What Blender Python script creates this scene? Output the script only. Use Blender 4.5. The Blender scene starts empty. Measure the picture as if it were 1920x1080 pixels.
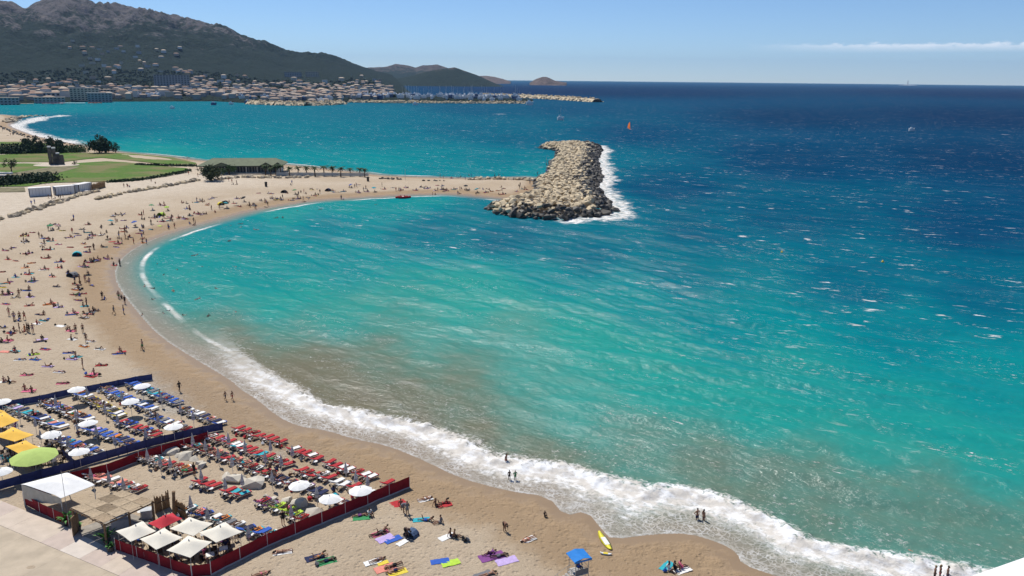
import bpy, bmesh, math, random
import numpy as np
from mathutils import Vector, Matrix, Euler

# ------------------------------------------------------------------ camera, sky, sun, exposure
S = bpy.context.scene
COL = S.collection
R = math.radians
FPX, CAMZ, PITCH, ROLL = 1492.0, 47.0, R(14.75), R(0.55)
_F = np.array([0, math.cos(PITCH), -math.sin(PITCH)])
_R0 = np.array([1.0, 0, 0]); _U0 = np.array([0, math.sin(PITCH), math.cos(PITCH)])
_RT = math.cos(ROLL) * _R0 + math.sin(ROLL) * _U0
_UP = -math.sin(ROLL) * _R0 + math.cos(ROLL) * _U0
cam_d = bpy.data.cameras.new('camera'); cam = bpy.data.objects.new('camera', cam_d); COL.objects.link(cam)
cam_d.sensor_width = 36.0; cam_d.lens = FPX / 1920 * 36; cam_d.clip_start = 0.2; cam_d.clip_end = 120000
_m = Matrix.Identity(4)
for _i in range(3):
    _m[_i][0], _m[_i][1], _m[_i][2] = _RT[_i], _UP[_i], -_F[_i]
_m[2][3] = CAMZ
cam.matrix_world = _m
S.camera = cam
SUN_EL = R(57); SUN_TO = Vector((-0.6, 0.8, 0)).normalized() * math.cos(SUN_EL) + Vector((0, 0, math.sin(SUN_EL)))
W = bpy.data.worlds.new('World'); S.world = W; W.use_nodes = True
wn, wl = W.node_tree.nodes, W.node_tree.links
wn.clear()
w_out = wn.new('ShaderNodeOutputWorld'); w_bg = wn.new('ShaderNodeBackground'); w_bg.inputs[1].default_value = 0.098
sky = wn.new('ShaderNodeTexSky'); sky.sky_type = 'NISHITA'; sky.sun_disc = False
sky.sun_elevation = SUN_EL; sky.sun_rotation = math.atan2(SUN_TO.x, SUN_TO.y)
sky.altitude = 50; sky.air_density = 0.7; sky.dust_density = 0.0; sky.ozone_density = 8.0
# thin bank of cumulus low over the sea, a function of direction only
w_tc = wn.new('ShaderNodeTexCoord'); w_sep = wn.new('ShaderNodeSeparateXYZ'); wl.new(w_tc.outputs['Generated'], w_sep.inputs[0])
def wmath(op, a, b=None, c=None, clamp=False):
    n = wn.new('ShaderNodeMath'); n.operation = op; n.use_clamp = clamp
    for i, v in enumerate((a, b, c)):
        if v is None: continue
        if isinstance(v, (int, float)): n.inputs[i].default_value = v
        else: wl.new(v, n.inputs[i])
    return n.outputs[0]
w_az = wmath('ARCTAN2', w_sep.outputs[0], w_sep.outputs[1])
w_el = wmath('ARCSINE', w_sep.outputs[2])
w_cmb = wn.new('ShaderNodeCombineXYZ'); wl.new(wmath('MULTIPLY', w_az, 40.0), w_cmb.inputs[0]); wl.new(wmath('MULTIPLY', w_el, 95.0), w_cmb.inputs[1])
w_ns = wn.new('ShaderNodeTexNoise'); w_ns.inputs['Scale'].default_value = 1.6; w_ns.inputs['Detail'].default_value = 6; w_ns.inputs['Roughness'].default_value = .62
wl.new(w_cmb.outputs[0], w_ns.inputs['Vector'])
_top = wmath('ADD', 0.0415, wmath('MULTIPLY', wmath('SUBTRACT', w_ns.outputs[0], .5), 0.016))
_a = wmath('MULTIPLY', wmath('SUBTRACT', _top, w_el), 420.0, clamp=True)
_b = wmath('MULTIPLY', wmath('SUBTRACT', w_el, 0.031), 130.0, clamp=True)
_c = wmath('MULTIPLY', wmath('SUBTRACT', w_az, 0.27), 7.0, clamp=True)
_d = wmath('MULTIPLY', wmath('SUBTRACT', 1.6, w_az), 3.0, clamp=True)
w_mask = wmath('MULTIPLY', wmath('MULTIPLY', _a, _b), wmath('MULTIPLY', _c, wmath('MULTIPLY', _d, wmath('ADD', wmath('MULTIPLY', w_ns.outputs[0], .7), .12))))
w_mix = wn.new('ShaderNodeMix'); w_mix.data_type = 'RGBA'
wl.new(w_mask, w_mix.inputs[0]); wl.new(sky.outputs[0], w_mix.inputs[6]); w_mix.inputs[7].default_value = (11, 10.8, 11, 1)
wl.new(w_mix.outputs[2], w_bg.inputs[0]); wl.new(w_bg.outputs[0], w_out.inputs[0])
sun_d = bpy.data.lights.new('sun', 'SUN'); sun_d.energy = 4.2; sun_d.angle = R(0.53); sun_d.color = (1, .955, .88)
sun = bpy.data.objects.new('sun', sun_d); COL.objects.link(sun); sun.location = (0, 0, 300)
sun.rotation_euler = (-SUN_TO).to_track_quat('-Z', 'Y').to_euler()
S.view_settings.view_transform = 'Standard'; S.view_settings.look = 'None'; S.view_settings.gamma = 1; S.view_settings.exposure = 0.24
S.render.engine = 'CYCLES'
S.cycles.max_bounces = 5; S.cycles.diffuse_bounces = 2; S.cycles.glossy_bounces = 2; S.cycles.volume_bounces = 0
S.cycles.caustics_reflective = False; S.cycles.caustics_refractive = False
S.cycles.sample_clamp_indirect = 4; S.cycles.sample_clamp_direct = 5; S.cycles.use_denoising = True

rng = random.Random(7); nrg = np.random.default_rng(7)

# ------------------------------------------------------------------ helpers
def ray(px, py):
    d = _F + (px - 960) / FPX * _RT - (py - 540) / FPX * _UP
    return d
def at_z(px, py, z=0.0):
    d = ray(px, py); t = (z - CAMZ) / d[2]
    return np.array([d[0] * t, d[1] * t])
def azimuth(px, py=150):
    d = ray(px, py); return math.atan2(d[0], d[1])
def rz_at(px, py, r):
    """height of the sight line through a pixel at ground range r"""
    d = ray(px, py); return CAMZ + r * d[2] / math.hypot(d[0], d[1])

class NoiseGrid:
    def __init__(s, seed):
        s.g = np.random.default_rng(seed).random((256, 256))
    def __call__(s, x, y):
        x = np.asarray(x, float); y = np.asarray(y, float)
        xi = np.floor(x).astype(int); yi = np.floor(y).astype(int); fx = x - xi; fy = y - yi
        fx = fx * fx * (3 - 2 * fx); fy = fy * fy * (3 - 2 * fy)
        g = s.g; a = g[xi & 255, yi & 255]; b = g[(xi + 1) & 255, yi & 255]; c = g[xi & 255, (yi + 1) & 255]; d = g[(xi + 1) & 255, (yi + 1) & 255]
        return (a * (1 - fx) + b * fx) * (1 - fy) + (c * (1 - fx) + d * fx) * fy
    def fbm(s, x, y, o=4, gain=.5):
        t = 0; a = 1; n = 0
        for k in range(o):
            t = t + a * s(x * 2 ** k + 17.3 * k, y * 2 ** k + 9.1 * k); n += a; a *= gain
        return t / n
NZ = NoiseGrid(3); NZ2 = NoiseGrid(11)
def smooth(a, b, x):
    t = np.clip((np.asarray(x, float) - a) / (b - a), 0, 1); return t * t * (3 - 2 * t)

class MB:
    """collects shapes, then links them as ONE mesh object"""
    def __init__(s): s.v = []; s.f = []
    def add(s, vs, fs):
        o = len(s.v); s.v += [tuple(p) for p in vs]; s.f += [tuple(i + o for i in f) for f in fs]; return s
    def box(s, x0, x1, y0, y1, z0, z1):
        return s.add([(x0, y0, z0), (x1, y0, z0), (x1, y1, z0), (x0, y1, z0), (x0, y0, z1), (x1, y0, z1), (x1, y1, z1), (x0, y1, z1)],
                     [(3, 2, 1, 0), (4, 5, 6, 7), (0, 1, 5, 4), (1, 2, 6, 5), (2, 3, 7, 6), (3, 0, 4, 7)])
    def tube(s, pts, r, n=6, caps=True):
        pts = [Vector(p) for p in pts]; rs = r if isinstance(r, (list, tuple)) else [r] * len(pts)
        rings = []
        for i, p in enumerate(pts):
            d = (pts[min(i + 1, len(pts) - 1)] - pts[max(i - 1, 0)]).normalized()
            u = d.orthogonal().normalized() if abs(d.z) < .9 else Vector((1, 0, 0)); u = (u - d * u.dot(d)).normalized(); w = d.cross(u)
            rings.append([p + (u * math.cos(2 * math.pi * k / n) + w * math.sin(2 * math.pi * k / n)) * rs[i] for k in range(n)])
        fs = []
        for i in range(len(pts) - 1):
            for k in range(n):
                a, b = i * n + k, i * n + (k + 1) % n; fs.append((a, b, b + n, a + n))
        if caps: fs += [tuple(reversed(range(n))), tuple(range((len(pts) - 1) * n, len(pts) * n))]
        return s.add([q for g in rings for q in g], fs)
    def lathe(s, prof, n=12, c=(0, 0, 0)):
        """prof: list of (radius, z)"""
        vs = []; fs = []
        for (r, z) in prof:
            for k in range(n):
                a = 2 * math.pi * k / n; vs.append((c[0] + r * math.cos(a), c[1] + r * math.sin(a), c[2] + z))
        for i in range(len(prof) - 1):
            for k in range(n):
                a, b = i * n + k, i * n + (k + 1) % n; fs.append((a, b, b + n, a + n))
        fs += [tuple(reversed(range(n))), tuple(range((len(prof) - 1) * n, len(prof) * n))]
        return s.add(vs, fs)
    def blob(s, c, r, seed, n=14, squash=(1, 1, 1)):
        m = hull_points(seed, n)
        return s.add([(c[0] + p[0] * r * squash[0], c[1] + p[1] * r * squash[1], c[2] + p[2] * r * squash[2]) for p in m[0]], m[1])
    def mesh(s, name, smooth_shade=False):
        me = bpy.data.meshes.new(name); me.from_pydata(s.v, [], s.f); me.update()
        if smooth_shade: me.polygons.foreach_set('use_smooth', [True] * len(me.polygons))
        return me
_hulls = {}
def hull_points(seed, n=14):
    k = (seed % 12, n)
    if k in _hulls: return _hulls[k]
    r = random.Random(900 + seed % 12); bm = bmesh.new()
    for i in range(n):
        v = Vector((r.gauss(0, 1), r.gauss(0, 1), r.gauss(0, 1))).normalized() * r.uniform(.8, 1.05); bm.verts.new(v)
    g = bmesh.ops.convex_hull(bm, input=bm.verts)
    bmesh.ops.delete(bm, geom=[v for v in bm.verts if not v.link_faces], context='VERTS')
    bm.verts.index_update(); vs = [v.co[:] for v in bm.verts]; fs = [tuple(v.index for v in f.verts) for f in bm.faces]; bm.free()
    _hulls[k] = (vs, fs); return _hulls[k]

def ob(name, me, mat=None, parent=None, loc=(0, 0, 0), rz=0.0, sc=1.0, rot=None):
    """links one mesh object; the material sits on the object so that meshes can be shared"""
    if isinstance(me, MB): me = me.mesh(name)
    o = bpy.data.objects.new(name, me); COL.objects.link(o)
    o.parent = parent; o.location = loc; o.rotation_euler = rot if rot is not None else (0, 0, rz)
    o.scale = (sc, sc, sc) if isinstance(sc, (int, float)) else sc
    if mat is not None:
        if not me.materials: me.materials.append(mat)
        if me.materials[0] is not mat:
            o.material_slots[0].link = 'OBJECT'; o.material_slots[0].material = mat
    return o
def empty(name, loc, rz=0.0, sc=1.0):
    o = bpy.data.objects.new(name, None); COL.objects.link(o); o.location = loc; o.rotation_euler = (0, 0, rz); o.scale = (sc, sc, sc)
    o.empty_display_size = .3; return o
def tag(o, label, cat, group=None):
    o['label'] = label; o['category'] = cat
    if group: o['group'] = group
    return o
def structure(o): o['kind'] = 'structure'; return o
def stuff(o): o['kind'] = 'stuff'; return o

# ------------------------------------------------------------------ materials
_mats = {}
def M(name, col, rough=.75, var=.18, scale=2.0, bump=0.0, bscale=None, spec=.3, metal=0.0, col2=None, detail=4):
    if name in _mats: return _mats[name]
    m = bpy.data.materials.new(name); m.use_nodes = True; _mats[name] = m
    n, l = m.node_tree.nodes, m.node_tree.links; b = n['Principled BSDF']
    b.inputs['Roughness'].default_value = rough; b.inputs['Specular IOR Level'].default_value = spec; b.inputs['Metallic'].default_value = metal
    tc = n.new('ShaderNodeTexCoord'); ns = n.new('ShaderNodeTexNoise'); ns.inputs['Scale'].default_value = scale; ns.inputs['Detail'].default_value = detail
    oi = n.new('ShaderNodeObjectInfo'); ad = n.new('ShaderNodeVectorMath'); ad.operation = 'ADD'
    l.new(tc.outputs['Object'], ad.inputs[0]); l.new(oi.outputs['Location'], ad.inputs[1]); l.new(ad.outputs[0], ns.inputs['Vector'])
    rp = n.new('ShaderNodeValToRGB'); c2 = col2 or tuple(min(1, c * (1 + var)) for c in col); c1 = col if col2 else tuple(c * (1 - var) for c in col)
    rp.color_ramp.elements[0].position = .3; rp.color_ramp.elements[1].position = .7
    rp.color_ramp.elements[0].color = (*c1, 1); rp.color_ramp.elements[1].color = (*c2, 1)
    l.new(ns.outputs[0], rp.inputs[0]); l.new(rp.outputs[0], b.inputs['Base Color'])
    if bump:
        n2 = n.new('ShaderNodeTexNoise'); n2.inputs['Scale'].default_value = bscale or scale * 4; n2.inputs['Detail'].default_value = 4
        l.new(ad.outputs[0], n2.inputs['Vector']); bp = n.new('ShaderNodeBump'); bp.inputs['Strength'].default_value = bump; bp.inputs['Distance'].default_value = .1
        l.new(n2.outputs[0], bp.inputs['Height']); l.new(bp.outputs[0], b.inputs['Normal'])
    return m
class NT:
    """small node-tree writer"""
    def __init__(s, m): s.m = m; s.n = m.node_tree.nodes; s.l = m.node_tree.links; s.b = s.n['Principled BSDF']
    def put(s, sock, v):
        if isinstance(v, (int, float)): sock.default_value = v
        elif isinstance(v, tuple): sock.default_value = (*v, 1) if len(v) == 3 and sock.type == 'RGBA' else v
        else: s.l.new(v, sock)
    def math(s, op, a, b=None, clamp=False):
        n = s.n.new('ShaderNodeMath'); n.operation = op; n.use_clamp = clamp; s.put(n.inputs[0], a)
        if b is not None: s.put(n.inputs[1], b)
        return n.outputs[0]
    def mix(s, f, a, b):
        n = s.n.new('ShaderNodeMix'); n.data_type = 'RGBA'; s.put(n.inputs[0], f); s.put(n.inputs[6], a); s.put(n.inputs[7], b); return n.outputs[2]
    def noise(s, vec, scale, detail=4, rough=.5, dist=0.0):
        n = s.n.new('ShaderNodeTexNoise'); s.l.new(vec, n.inputs['Vector']); n.inputs['Scale'].default_value = scale
        n.inputs['Detail'].default_value = detail; n.inputs['Roughness'].default_value = rough; n.inputs['Distortion'].default_value = dist; return n.outputs[0]
    def ramp(s, f, pts):
        n = s.n.new('ShaderNodeValToRGB'); s.l.new(f, n.inputs[0]); e = n.color_ramp.elements
        while len(e) < len(pts): e.new(.5)
        for i, (p, c) in enumerate(pts): e[i].position = p; e[i].color = (*c, 1) if isinstance(c, tuple) else (c, c, c, 1)
        return n.outputs[0]
    def attr(s, name):
        n = s.n.new('ShaderNodeAttribute'); n.attribute_name = name; return n.outputs['Fac']
    def pos(s, scale=(1, 1, 1), rz=0.0):
        g = s.n.new('ShaderNodeNewGeometry'); mp = s.n.new('ShaderNodeMapping'); s.l.new(g.outputs['Position'], mp.inputs[0])
        mp.inputs['Rotation'].default_value = (0, 0, rz); m2 = s.n.new('ShaderNodeMapping'); s.l.new(mp.outputs[0], m2.inputs[0]); m2.inputs['Scale'].default_value = scale; return m2.outputs[0]
    def step(s, a, b, x):
        n = s.n.new('ShaderNodeMapRange'); n.interpolation_type = 'SMOOTHSTEP'; s.put(n.inputs[0], x); n.inputs[1].default_value = a; n.inputs[2].default_value = b; return n.outputs[0]
def newmat(name, rough=.8, spec=.3):
    m = bpy.data.materials.new(name); m.use_nodes = True; t = NT(m); t.b.inputs['Roughness'].default_value = rough; t.b.inputs['Specular IOR Level'].default_value = spec; return t

# ------------------------------------------------------------------ shorelines (waterline points)
SHORE_BAY = [(1760, 1150), (1600, 1122), (1460, 1082), (1390, 1058), (1382, 1036), (1350, 1018), (1290, 1000), (1224, 1002), (1147, 1012), (1131, 996), (1100, 958), (1059, 968),
             (1028, 931), (956, 922), (860, 896), (800, 866), (729, 836), (665, 824), (612, 807), (560, 800), (521, 782), (480, 748), (451, 731), (433, 713), (364, 673), (295, 629), (251, 578),
             (225, 545), (212, 515), (222, 488), (250, 465), (296, 444), (360, 424), (410, 411), (460, 397), (520, 386), (585, 376), (660, 371), (710, 368), (770, 365), (840, 363), (878, 366), (947, 372), (985, 377)]
SHORE_BACK = [(1034, 345), (1000, 333), (940, 334), (880, 335), (800, 333), (740, 331), (700, 328), (660, 322), (600, 316), (540, 309), (480, 306), (420, 304), (370, 301), (325, 295), (280, 290), (225, 286), (180, 279),
              (135, 269), (85, 260), (50, 250), (22, 239), (16, 233), (30, 224), (25, 217), (0, 215), (-60, 213), (-300, 212)]
LAND = [at_z(*p) for p in SHORE_BAY + SHORE_BACK]
_sm = [LAND[0]]
for _p, _q in zip(LAND[:-1], LAND[1:]): _sm += [_p * .75 + _q * .25, _p * .25 + _q * .75]
LAND = _sm + [LAND[-1]]
LAND = np.array([(70, 40), (64, 52)] + [tuple(p) for p in LAND] + [(-1500, 900), (-1500, -200), (70, -200)])
BREAKW = np.array([at_z(*p) for p in [(911, 393), (928, 401), (972, 408), (1029, 412), (1077, 412), (1121, 408), (1157, 397), (1144, 384), (1130, 368), (1121, 350), (1128, 332), (1121, 302), (1128, 283), (1122, 274),
           (1075, 272), (1018, 273), (1008, 278), (1041, 283), (1045, 287), (1034, 304), (1027, 316), (1020, 330), (1000, 340), (1004, 360), (985, 370), (960, 376), (930, 384)]])
def seg_dist(P, poly, closed=True):
    d = np.full(len(P), 1e9); n = len(poly)
    for i in range(n if closed else n - 1):
        a, b = poly[i], poly[(i + 1) % n]; ab = b - a; t = np.clip(((P - a) @ ab) / max(ab @ ab, 1e-9), 0, 1)
        q = P - a - t[:, None] * ab; d = np.minimum(d, np.hypot(q[:, 0], q[:, 1]))
    return d
def inside(P, poly):
    r = np.zeros(len(P), bool); n = len(poly); x, y = P[:, 0], P[:, 1]
    for i in range(n):
        a, b = poly[i], poly[i - 1]
        c = ((a[1] > y) != (b[1] > y)) & (x < (b[0] - a[0]) * (y - a[1]) / ((b[1] - a[1]) if abs(b[1] - a[1]) > 1e-12 else 1e-12) + a[0]); r ^= c
    return r
def sdist(P, poly=LAND): d = seg_dist(P, poly); return np.where(inside(P, poly), d, -d)
def land_z(s): return np.where(s < 0, np.maximum(.055 * s, -3), np.minimum(.075 * s, .85) + .008 * np.clip(s - 11, 0, 120))
def gz(x, y):
    return float(land_z(sdist(np.array([[x, y]])))[0])
def G(px, py, lift=0.0):
    """the point of the beach that a pixel shows"""
    z = .9
    for _ in range(4):
        p = at_z(px, py, z); z = max(0.0, gz(p[0], p[1]))
    return Vector((p[0], p[1], z + lift))

# ------------------------------------------------------------------ land sheet
def polar_mesh(name, az, rr, zfun, keep=None, attrs=None):
    A, D = np.meshgrid(az, rr, indexing='ij'); X = (np.sin(A) * D).ravel(); Y = (np.cos(A) * D).ravel()
    Z = zfun(X, Y); na, nr = len(az), len(rr)
    i = np.arange(na * nr).reshape(na, nr); q = np.stack([i[:-1, :-1], i[1:, :-1], i[1:, 1:], i[:-1, 1:]], -1).reshape(-1, 4)[:, ::-1]
    if keep is not None: q = q[keep(X, Y)[q].any(1)]
    used = np.zeros(len(X), bool); used[q.ravel()] = True; idx = np.cumsum(used) - 1; q = idx[q]
    co = np.stack([X[used], Y[used], Z[used]], 1)
    me = bpy.data.meshes.new(name); me.vertices.add(len(co)); me.vertices.foreach_set('co', co.ravel())
    me.loops.add(q.size); me.loops.foreach_set('vertex_index', q.ravel().astype(np.int32)); me.polygons.add(len(q))
    me.polygons.foreach_set('loop_start', np.arange(0, q.size, 4, dtype=np.int32)); me.polygons.foreach_set('loop_total', np.full(len(q), 4, dtype=np.int32))
    me.polygons.foreach_set('use_smooth', np.ones(len(q), bool)); me.update(calc_edges=True)
    for k, f in (attrs or {}).items():
        a = me.attributes.new(k, 'FLOAT', 'POINT'); a.data.foreach_set('value', np.asarray(f(co[:, 0], co[:, 1]), np.float32))
    return me
def rows(py0, py1, n, extra=()):
    py = np.linspace(py0, py1, n); r = [];
    for p in py: r.append(np.hypot(*at_z(960, p)))
    return np.array(sorted(set(list(extra) + r)))
def blobs(pts):
    c = [(at_z(px, py), rad, w) for px, py, rad, w in pts]
    def f(X, Y):
        v = np.zeros(len(X))
        for p, rad, w in c: v = np.maximum(v, w * np.exp(-((X - p[0]) ** 2 + (Y - p[1]) ** 2) / (rad * rad)))
        return v
    return f
pebble_f = blobs([(330, 745, 6, 1.3), (370, 760, 6, 1.3), (410, 775, 5, 1.3), (450, 798, 5, 1.2), (300, 715, 5, .8), (270, 700, 4, .5), (500, 822, 4, 1), (560, 846, 4, 1), (620, 868, 4, .9), (680, 890, 4, .5), (345, 725, 4, .9)])
pave_f = blobs([(0, 1010, 14, 0)])
def shore_attr(X, Y): return sdist(np.stack([X, Y], 1))
def land_height(X, Y):
    s = shore_attr(X, Y); z = land_z(s)
    return z + np.where(s > 3, (NZ.fbm(X * .35, Y * .35, 3) - .5) * .10 * smooth(3, 9, s), 0)
az_l = np.concatenate([np.linspace(R(-75), R(-41), 16)[:-1], np.linspace(R(-41), R(24), 420), np.linspace(R(24), R(70), 12)[1:]])
land_me = polar_mesh('beach', az_l, rows(1150, 205, 430, (30, 45, 60, 1300, 1600)), land_height, keep=lambda X, Y: shore_attr(X, Y) > -4, attrs={'shore': shore_attr, 'pebble': pebble_f})
def sand_material():
    t = newmat('sand', .9, .2); s = t.attr('shore'); p = t.pos()
    big = t.noise(p, .05, 5); mid = t.noise(p, .5, 5, .6); fine = t.noise(p, 6.0, 4, .7)
    sc = t.math('ADD', s, t.math('MULTIPLY', t.math('SUBTRACT', mid, .5), 7.0))
    dry = t.mix(t.step(.3, .7, big), (.45, .355, .245), (.52, .425, .31))
    far = t.mix(t.step(28, 70, t.math('LENGTH', s) if False else s), dry, (.60, .515, .405))
    c = t.mix(t.math('MULTIPLY', t.step(.35, .75, mid), .35), far, (.4, .3, .2))
    c = t.mix(t.math('MULTIPLY', t.step(.42, .68, fine), .42), c, (.31, .235, .16))
    peb = t.attr('pebble'); pn = t.noise(p, 3.2, 3, .8)
    c = t.mix(t.math('MULTIPLY', t.step(.35, .75, t.math('ADD', peb, t.math('MULTIPLY', t.math('SUBTRACT', mid, .5), .6))), .9), c, t.ramp(pn, [(.35, (.20, .17, .135)), (.55, (.42, .375, .31)), (.72, (.60, .56, .5))]))
    damp = t.math('SUBTRACT', 1.0, t.step(6.5, 12.0, sc)); c = t.mix(t.math('MULTIPLY', damp, .8), c, (.315, .21, .115))
    wet = t.math('SUBTRACT', 1.0, t.step(.6, 3.6, sc)); c = t.mix(t.math('MULTIPLY', wet, .8), c, (.25, .175, .105))
    fv = t.n.new('ShaderNodeTexVoronoi'); t.l.new(p, fv.inputs['Vector']); fv.inputs['Scale'].default_value = 2.1; fv.inputs['Randomness'].default_value = 1
    c = t.mix(t.math('MULTIPLY', t.math('MULTIPLY', t.math('SUBTRACT', 1.0, t.step(.08, .3, fv.outputs['Distance'])), t.step(.42, .58, mid)), t.math('MULTIPLY', t.step(4, 9, sc), .38)), c, (.27, .2, .135))
    tn = t.noise(t.pos((.25, 1, 1), R(35)), .9, 5, .7); c = t.mix(t.math('MULTIPLY', t.step(.52, .7, tn), .22), c, (.30, .225, .15))
    t.put(t.b.inputs['Base Color'], c)
    t.put(t.b.inputs['Roughness'], t.math('SUBTRACT', .92, t.math('MULTIPLY', wet, .5)))
    bp = t.n.new('ShaderNodeBump'); bp.inputs['Strength'].default_value = 1.0; bp.inputs['Distance'].default_value = .34
    foot = t.n.new('ShaderNodeTexVoronoi'); t.l.new(p, foot.inputs['Vector']); foot.inputs['Scale'].default_value = 1.5
    h = t.math('ADD', t.math('MULTIPLY', fine, .45), t.math('ADD', t.math('MULTIPLY', mid, .5), t.math('MULTIPLY', t.step(0, .45, foot.outputs['Distance']), .38)))
    t.put(bp.inputs['Height'], t.math('MULTIPLY', h, t.step(1.0, 5.0, sc))); t.l.new(bp.outputs[0], t.b.inputs['Normal'])
    return t.m
beach = structure(ob('beach', land_me, sand_material()))

# ------------------------------------------------------------------ sea
DEPTH = [(330, 470, .42, .15), (450, 430, .5, 0), (600, 420, .56, 0), (800, 420, .64, 0), (950, 440, .68, 0), (760, 382, .42, .1), (500, 402, .36, .15), (620, 385, .4, .1), (900, 385, .6, 0), (600, 500, .47, 0), (450, 520, .42, .05),
         (350, 560, .36, .3), (300, 520, .36, .3), (500, 580, .33, .15), (650, 600, .3, .35), (500, 640, .3, .55), (420, 640, .3, .95), (370, 620, .3, .7), (470, 670, .3, 1.1), (600, 700, .3, 1.05), (520, 705, .3, 1.2), (660, 755, .3, 1.2), (780, 810, .3, 1.15), (750, 760, .3, 1), (900, 830, .3, 1), (1050, 880, .3, .95), (700, 690, .3, .8), (850, 740, .3, .85),
         (800, 650, .25, .5), (950, 605, .25, .5), (1000, 690, .25, .45), (850, 590, .28, .3), (900, 550, .32, .1), (1100, 770, .25, .4), (1200, 850, .25, .65), (1300, 905, .28, .8), (1400, 930, .28, .78), (1500, 950, .28, .75), (1600, 965, .28, .72), (1700, 980, .3, .7), (1800, 1000, .3, .7), (1900, 1020, .3, .7), (1960, 1040, .3, .65),
         (1100, 640, .3, .12), (1250, 710, .3, .1), (1400, 790, .3, .2), (1600, 860, .3, .3), (1850, 910, .32, .25), (1500, 700, .36, 0), (1750, 770, .36, .05), (1200, 560, .46, 0), (1000, 520, .5, 0), (1400, 600, .5, 0), (1700, 620, .55, 0), (1850, 700, .45, 0),
         (1100, 470, .66, 0), (1300, 500, .62, 0), (1600, 520, .68, 0), (1850, 550, .7, 0), (1300, 430, .72, 0), (1500, 400, .76, 0), (1800, 420, .83, 0), (1250, 350, .8, 0), (1500, 300, .87, 0), (1850, 300, .93, 0), (1200, 250, .82, 0), (1500, 220, .94, 0), (1850, 220, .97, 0),
         (1200, 172, .97, 0), (1900, 175, 1, 0), (1000, 170, .94, 0), (100, 203, .44, 0), (300, 200, .5, 0), (500, 210, .52, 0), (700, 210, .55, 0), (900, 205, .66, 0), (1100, 205, .8, 0), (200, 240, .56, 0), (350, 260, .46, 0), (300, 280, .27, .1), (500, 260, .49, 0), (700, 250, .52, 0),
         (900, 240, .6, 0), (500, 300, .36, .03), (700, 310, .36, 0), (850, 312, .42, 0), (950, 300, .5, 0), (980, 325, .4, 0), (1000, 260, .62, 0), (130, 230, .6, 0), (2100, 900, .35, .1), (2100, 400, .85, 0), (800, 172, .8, 0)]
_dc = []
for px, py, d, s in DEPTH:
    if py < 330 and px < 1010: d += .1
    p = at_z(px, py); _dc.append((math.atan2(p[0], p[1]) * 2.6, math.log(np.hypot(*p)), d, s))
_dc = np.array(_dc)
_cache = {}
def sea_fields(X, Y):
    k = (len(X), float(X[0]), float(Y[-1]), float(X.sum()))
    if k in _cache: return _cache[k]
    wa = 9 + .05 * np.hypot(X, Y); wx = X + (NZ.fbm(X * .022, Y * .022, 4) - .5) * wa; wy = Y + (NZ2.fbm(X * .022, Y * .022, 4) - .5) * wa
    u = np.arctan2(wx, wy) * 2.6; v = np.log(np.maximum(np.hypot(wx, wy), 20)); num = np.zeros((2, len(X))); den = np.zeros(len(X))
    for a, b, d, s in _dc:
        w = 1 / (((u - a) ** 2 + (v - b) ** 2) + .005) ** 1.7; num[0] += w * d; num[1] += w * s; den += w
    P = np.stack([X, Y], 1); sh = np.full(len(X), 400.0); near = np.hypot(X, Y) < 1200
    sh[near] = -sdist(P[near])
    bw = np.full(len(X), 400.0); m = near & (Y > 150); bw[m] = -sdist(P[m], BREAKW)
    sea_side = np.array([at_z(*p) for p in [(1077, 412), (1121, 408), (1157, 397), (1144, 384), (1130, 368), (1121, 350), (1128, 332), (1121, 302), (1128, 283), (1122, 274)]])
    bf = np.full(len(X), 400.0); bf[m] = seg_dist(P[m], sea_side, False)
    _cache[k] = (num[0] / den, num[1] / den, sh, bw, bf); return _cache[k]
far_surf = np.array([at_z(*p) for p in [(135, 268), (85, 260), (50, 250), (22, 239), (40, 232), (66, 225), (70, 221), (130, 216)]])
CAPS = [(1515, 449, 14, 3.5, 1), (1395, 443, 26, 3.5, .8), (1310, 399, 7, 1.5, .9), (945, 214, 45, 4, .9), (1020, 213, 40, 4, .8), (950, 236, 35, 3.5, .8), (1212, 304, 10, 1.5, .8), (1890, 252, 30, 4, .8), (1722, 246, 6, 2, .9), (1470, 455, 8, 2, .6),
        (745, 215, 15, 3, .7), (1180, 615, 20, 2.4, .55), (1150, 585, 10, 1.6, .4), (1020, 655, 16, 2.4, .4), (840, 640, 10, 2, .35)]
def foam_attr(X, Y):
    d, s, sh, bw, bf = sea_fields(X, Y); f = np.zeros(len(X))
    n = NZ.fbm(X * .12, Y * .12, 4)
    f = np.maximum(f, .95 * np.exp(-(np.maximum(bf - 2, 0) / (5 + 16 * np.clip(n - .35, 0, 1))) ** 2))
    m = np.hypot(X, Y) < 1400
    fs = np.full(len(X), 400.0); fs[m] = seg_dist(np.stack([X, Y], 1)[m], far_surf, False)
    f = np.maximum(f, 1.0 * np.exp(-(fs / (9 + 22 * np.clip(n - .3, 0, 1))) ** 2))
    for px, py, lx, ly, w in CAPS:
        p = at_z(px, py); k = lx * math.hypot(p[0], p[1]) / FPX * .6
        dx, dy = X - p[0], Y - p[1]; dy = dy + dx * .12
        f = np.maximum(f, w * np.exp(-(dx / max(k, 1)) ** 2 - (dy / (ly * .8)) ** 2))
    return f
def shore_along(X, Y): return smooth(-36, -20, X) * (1 - smooth(150, 190, Y))
def crest_line(X, Y):
    """distance offshore of the line where waves break, and how strong the surf is there"""
    strong = 1 - smooth(105, 150, Y); n = NZ.fbm(X * .05, Y * .05, 3) - .5
    return 6.8 + 7.5 * n + 2 * (1 - strong), strong
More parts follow.
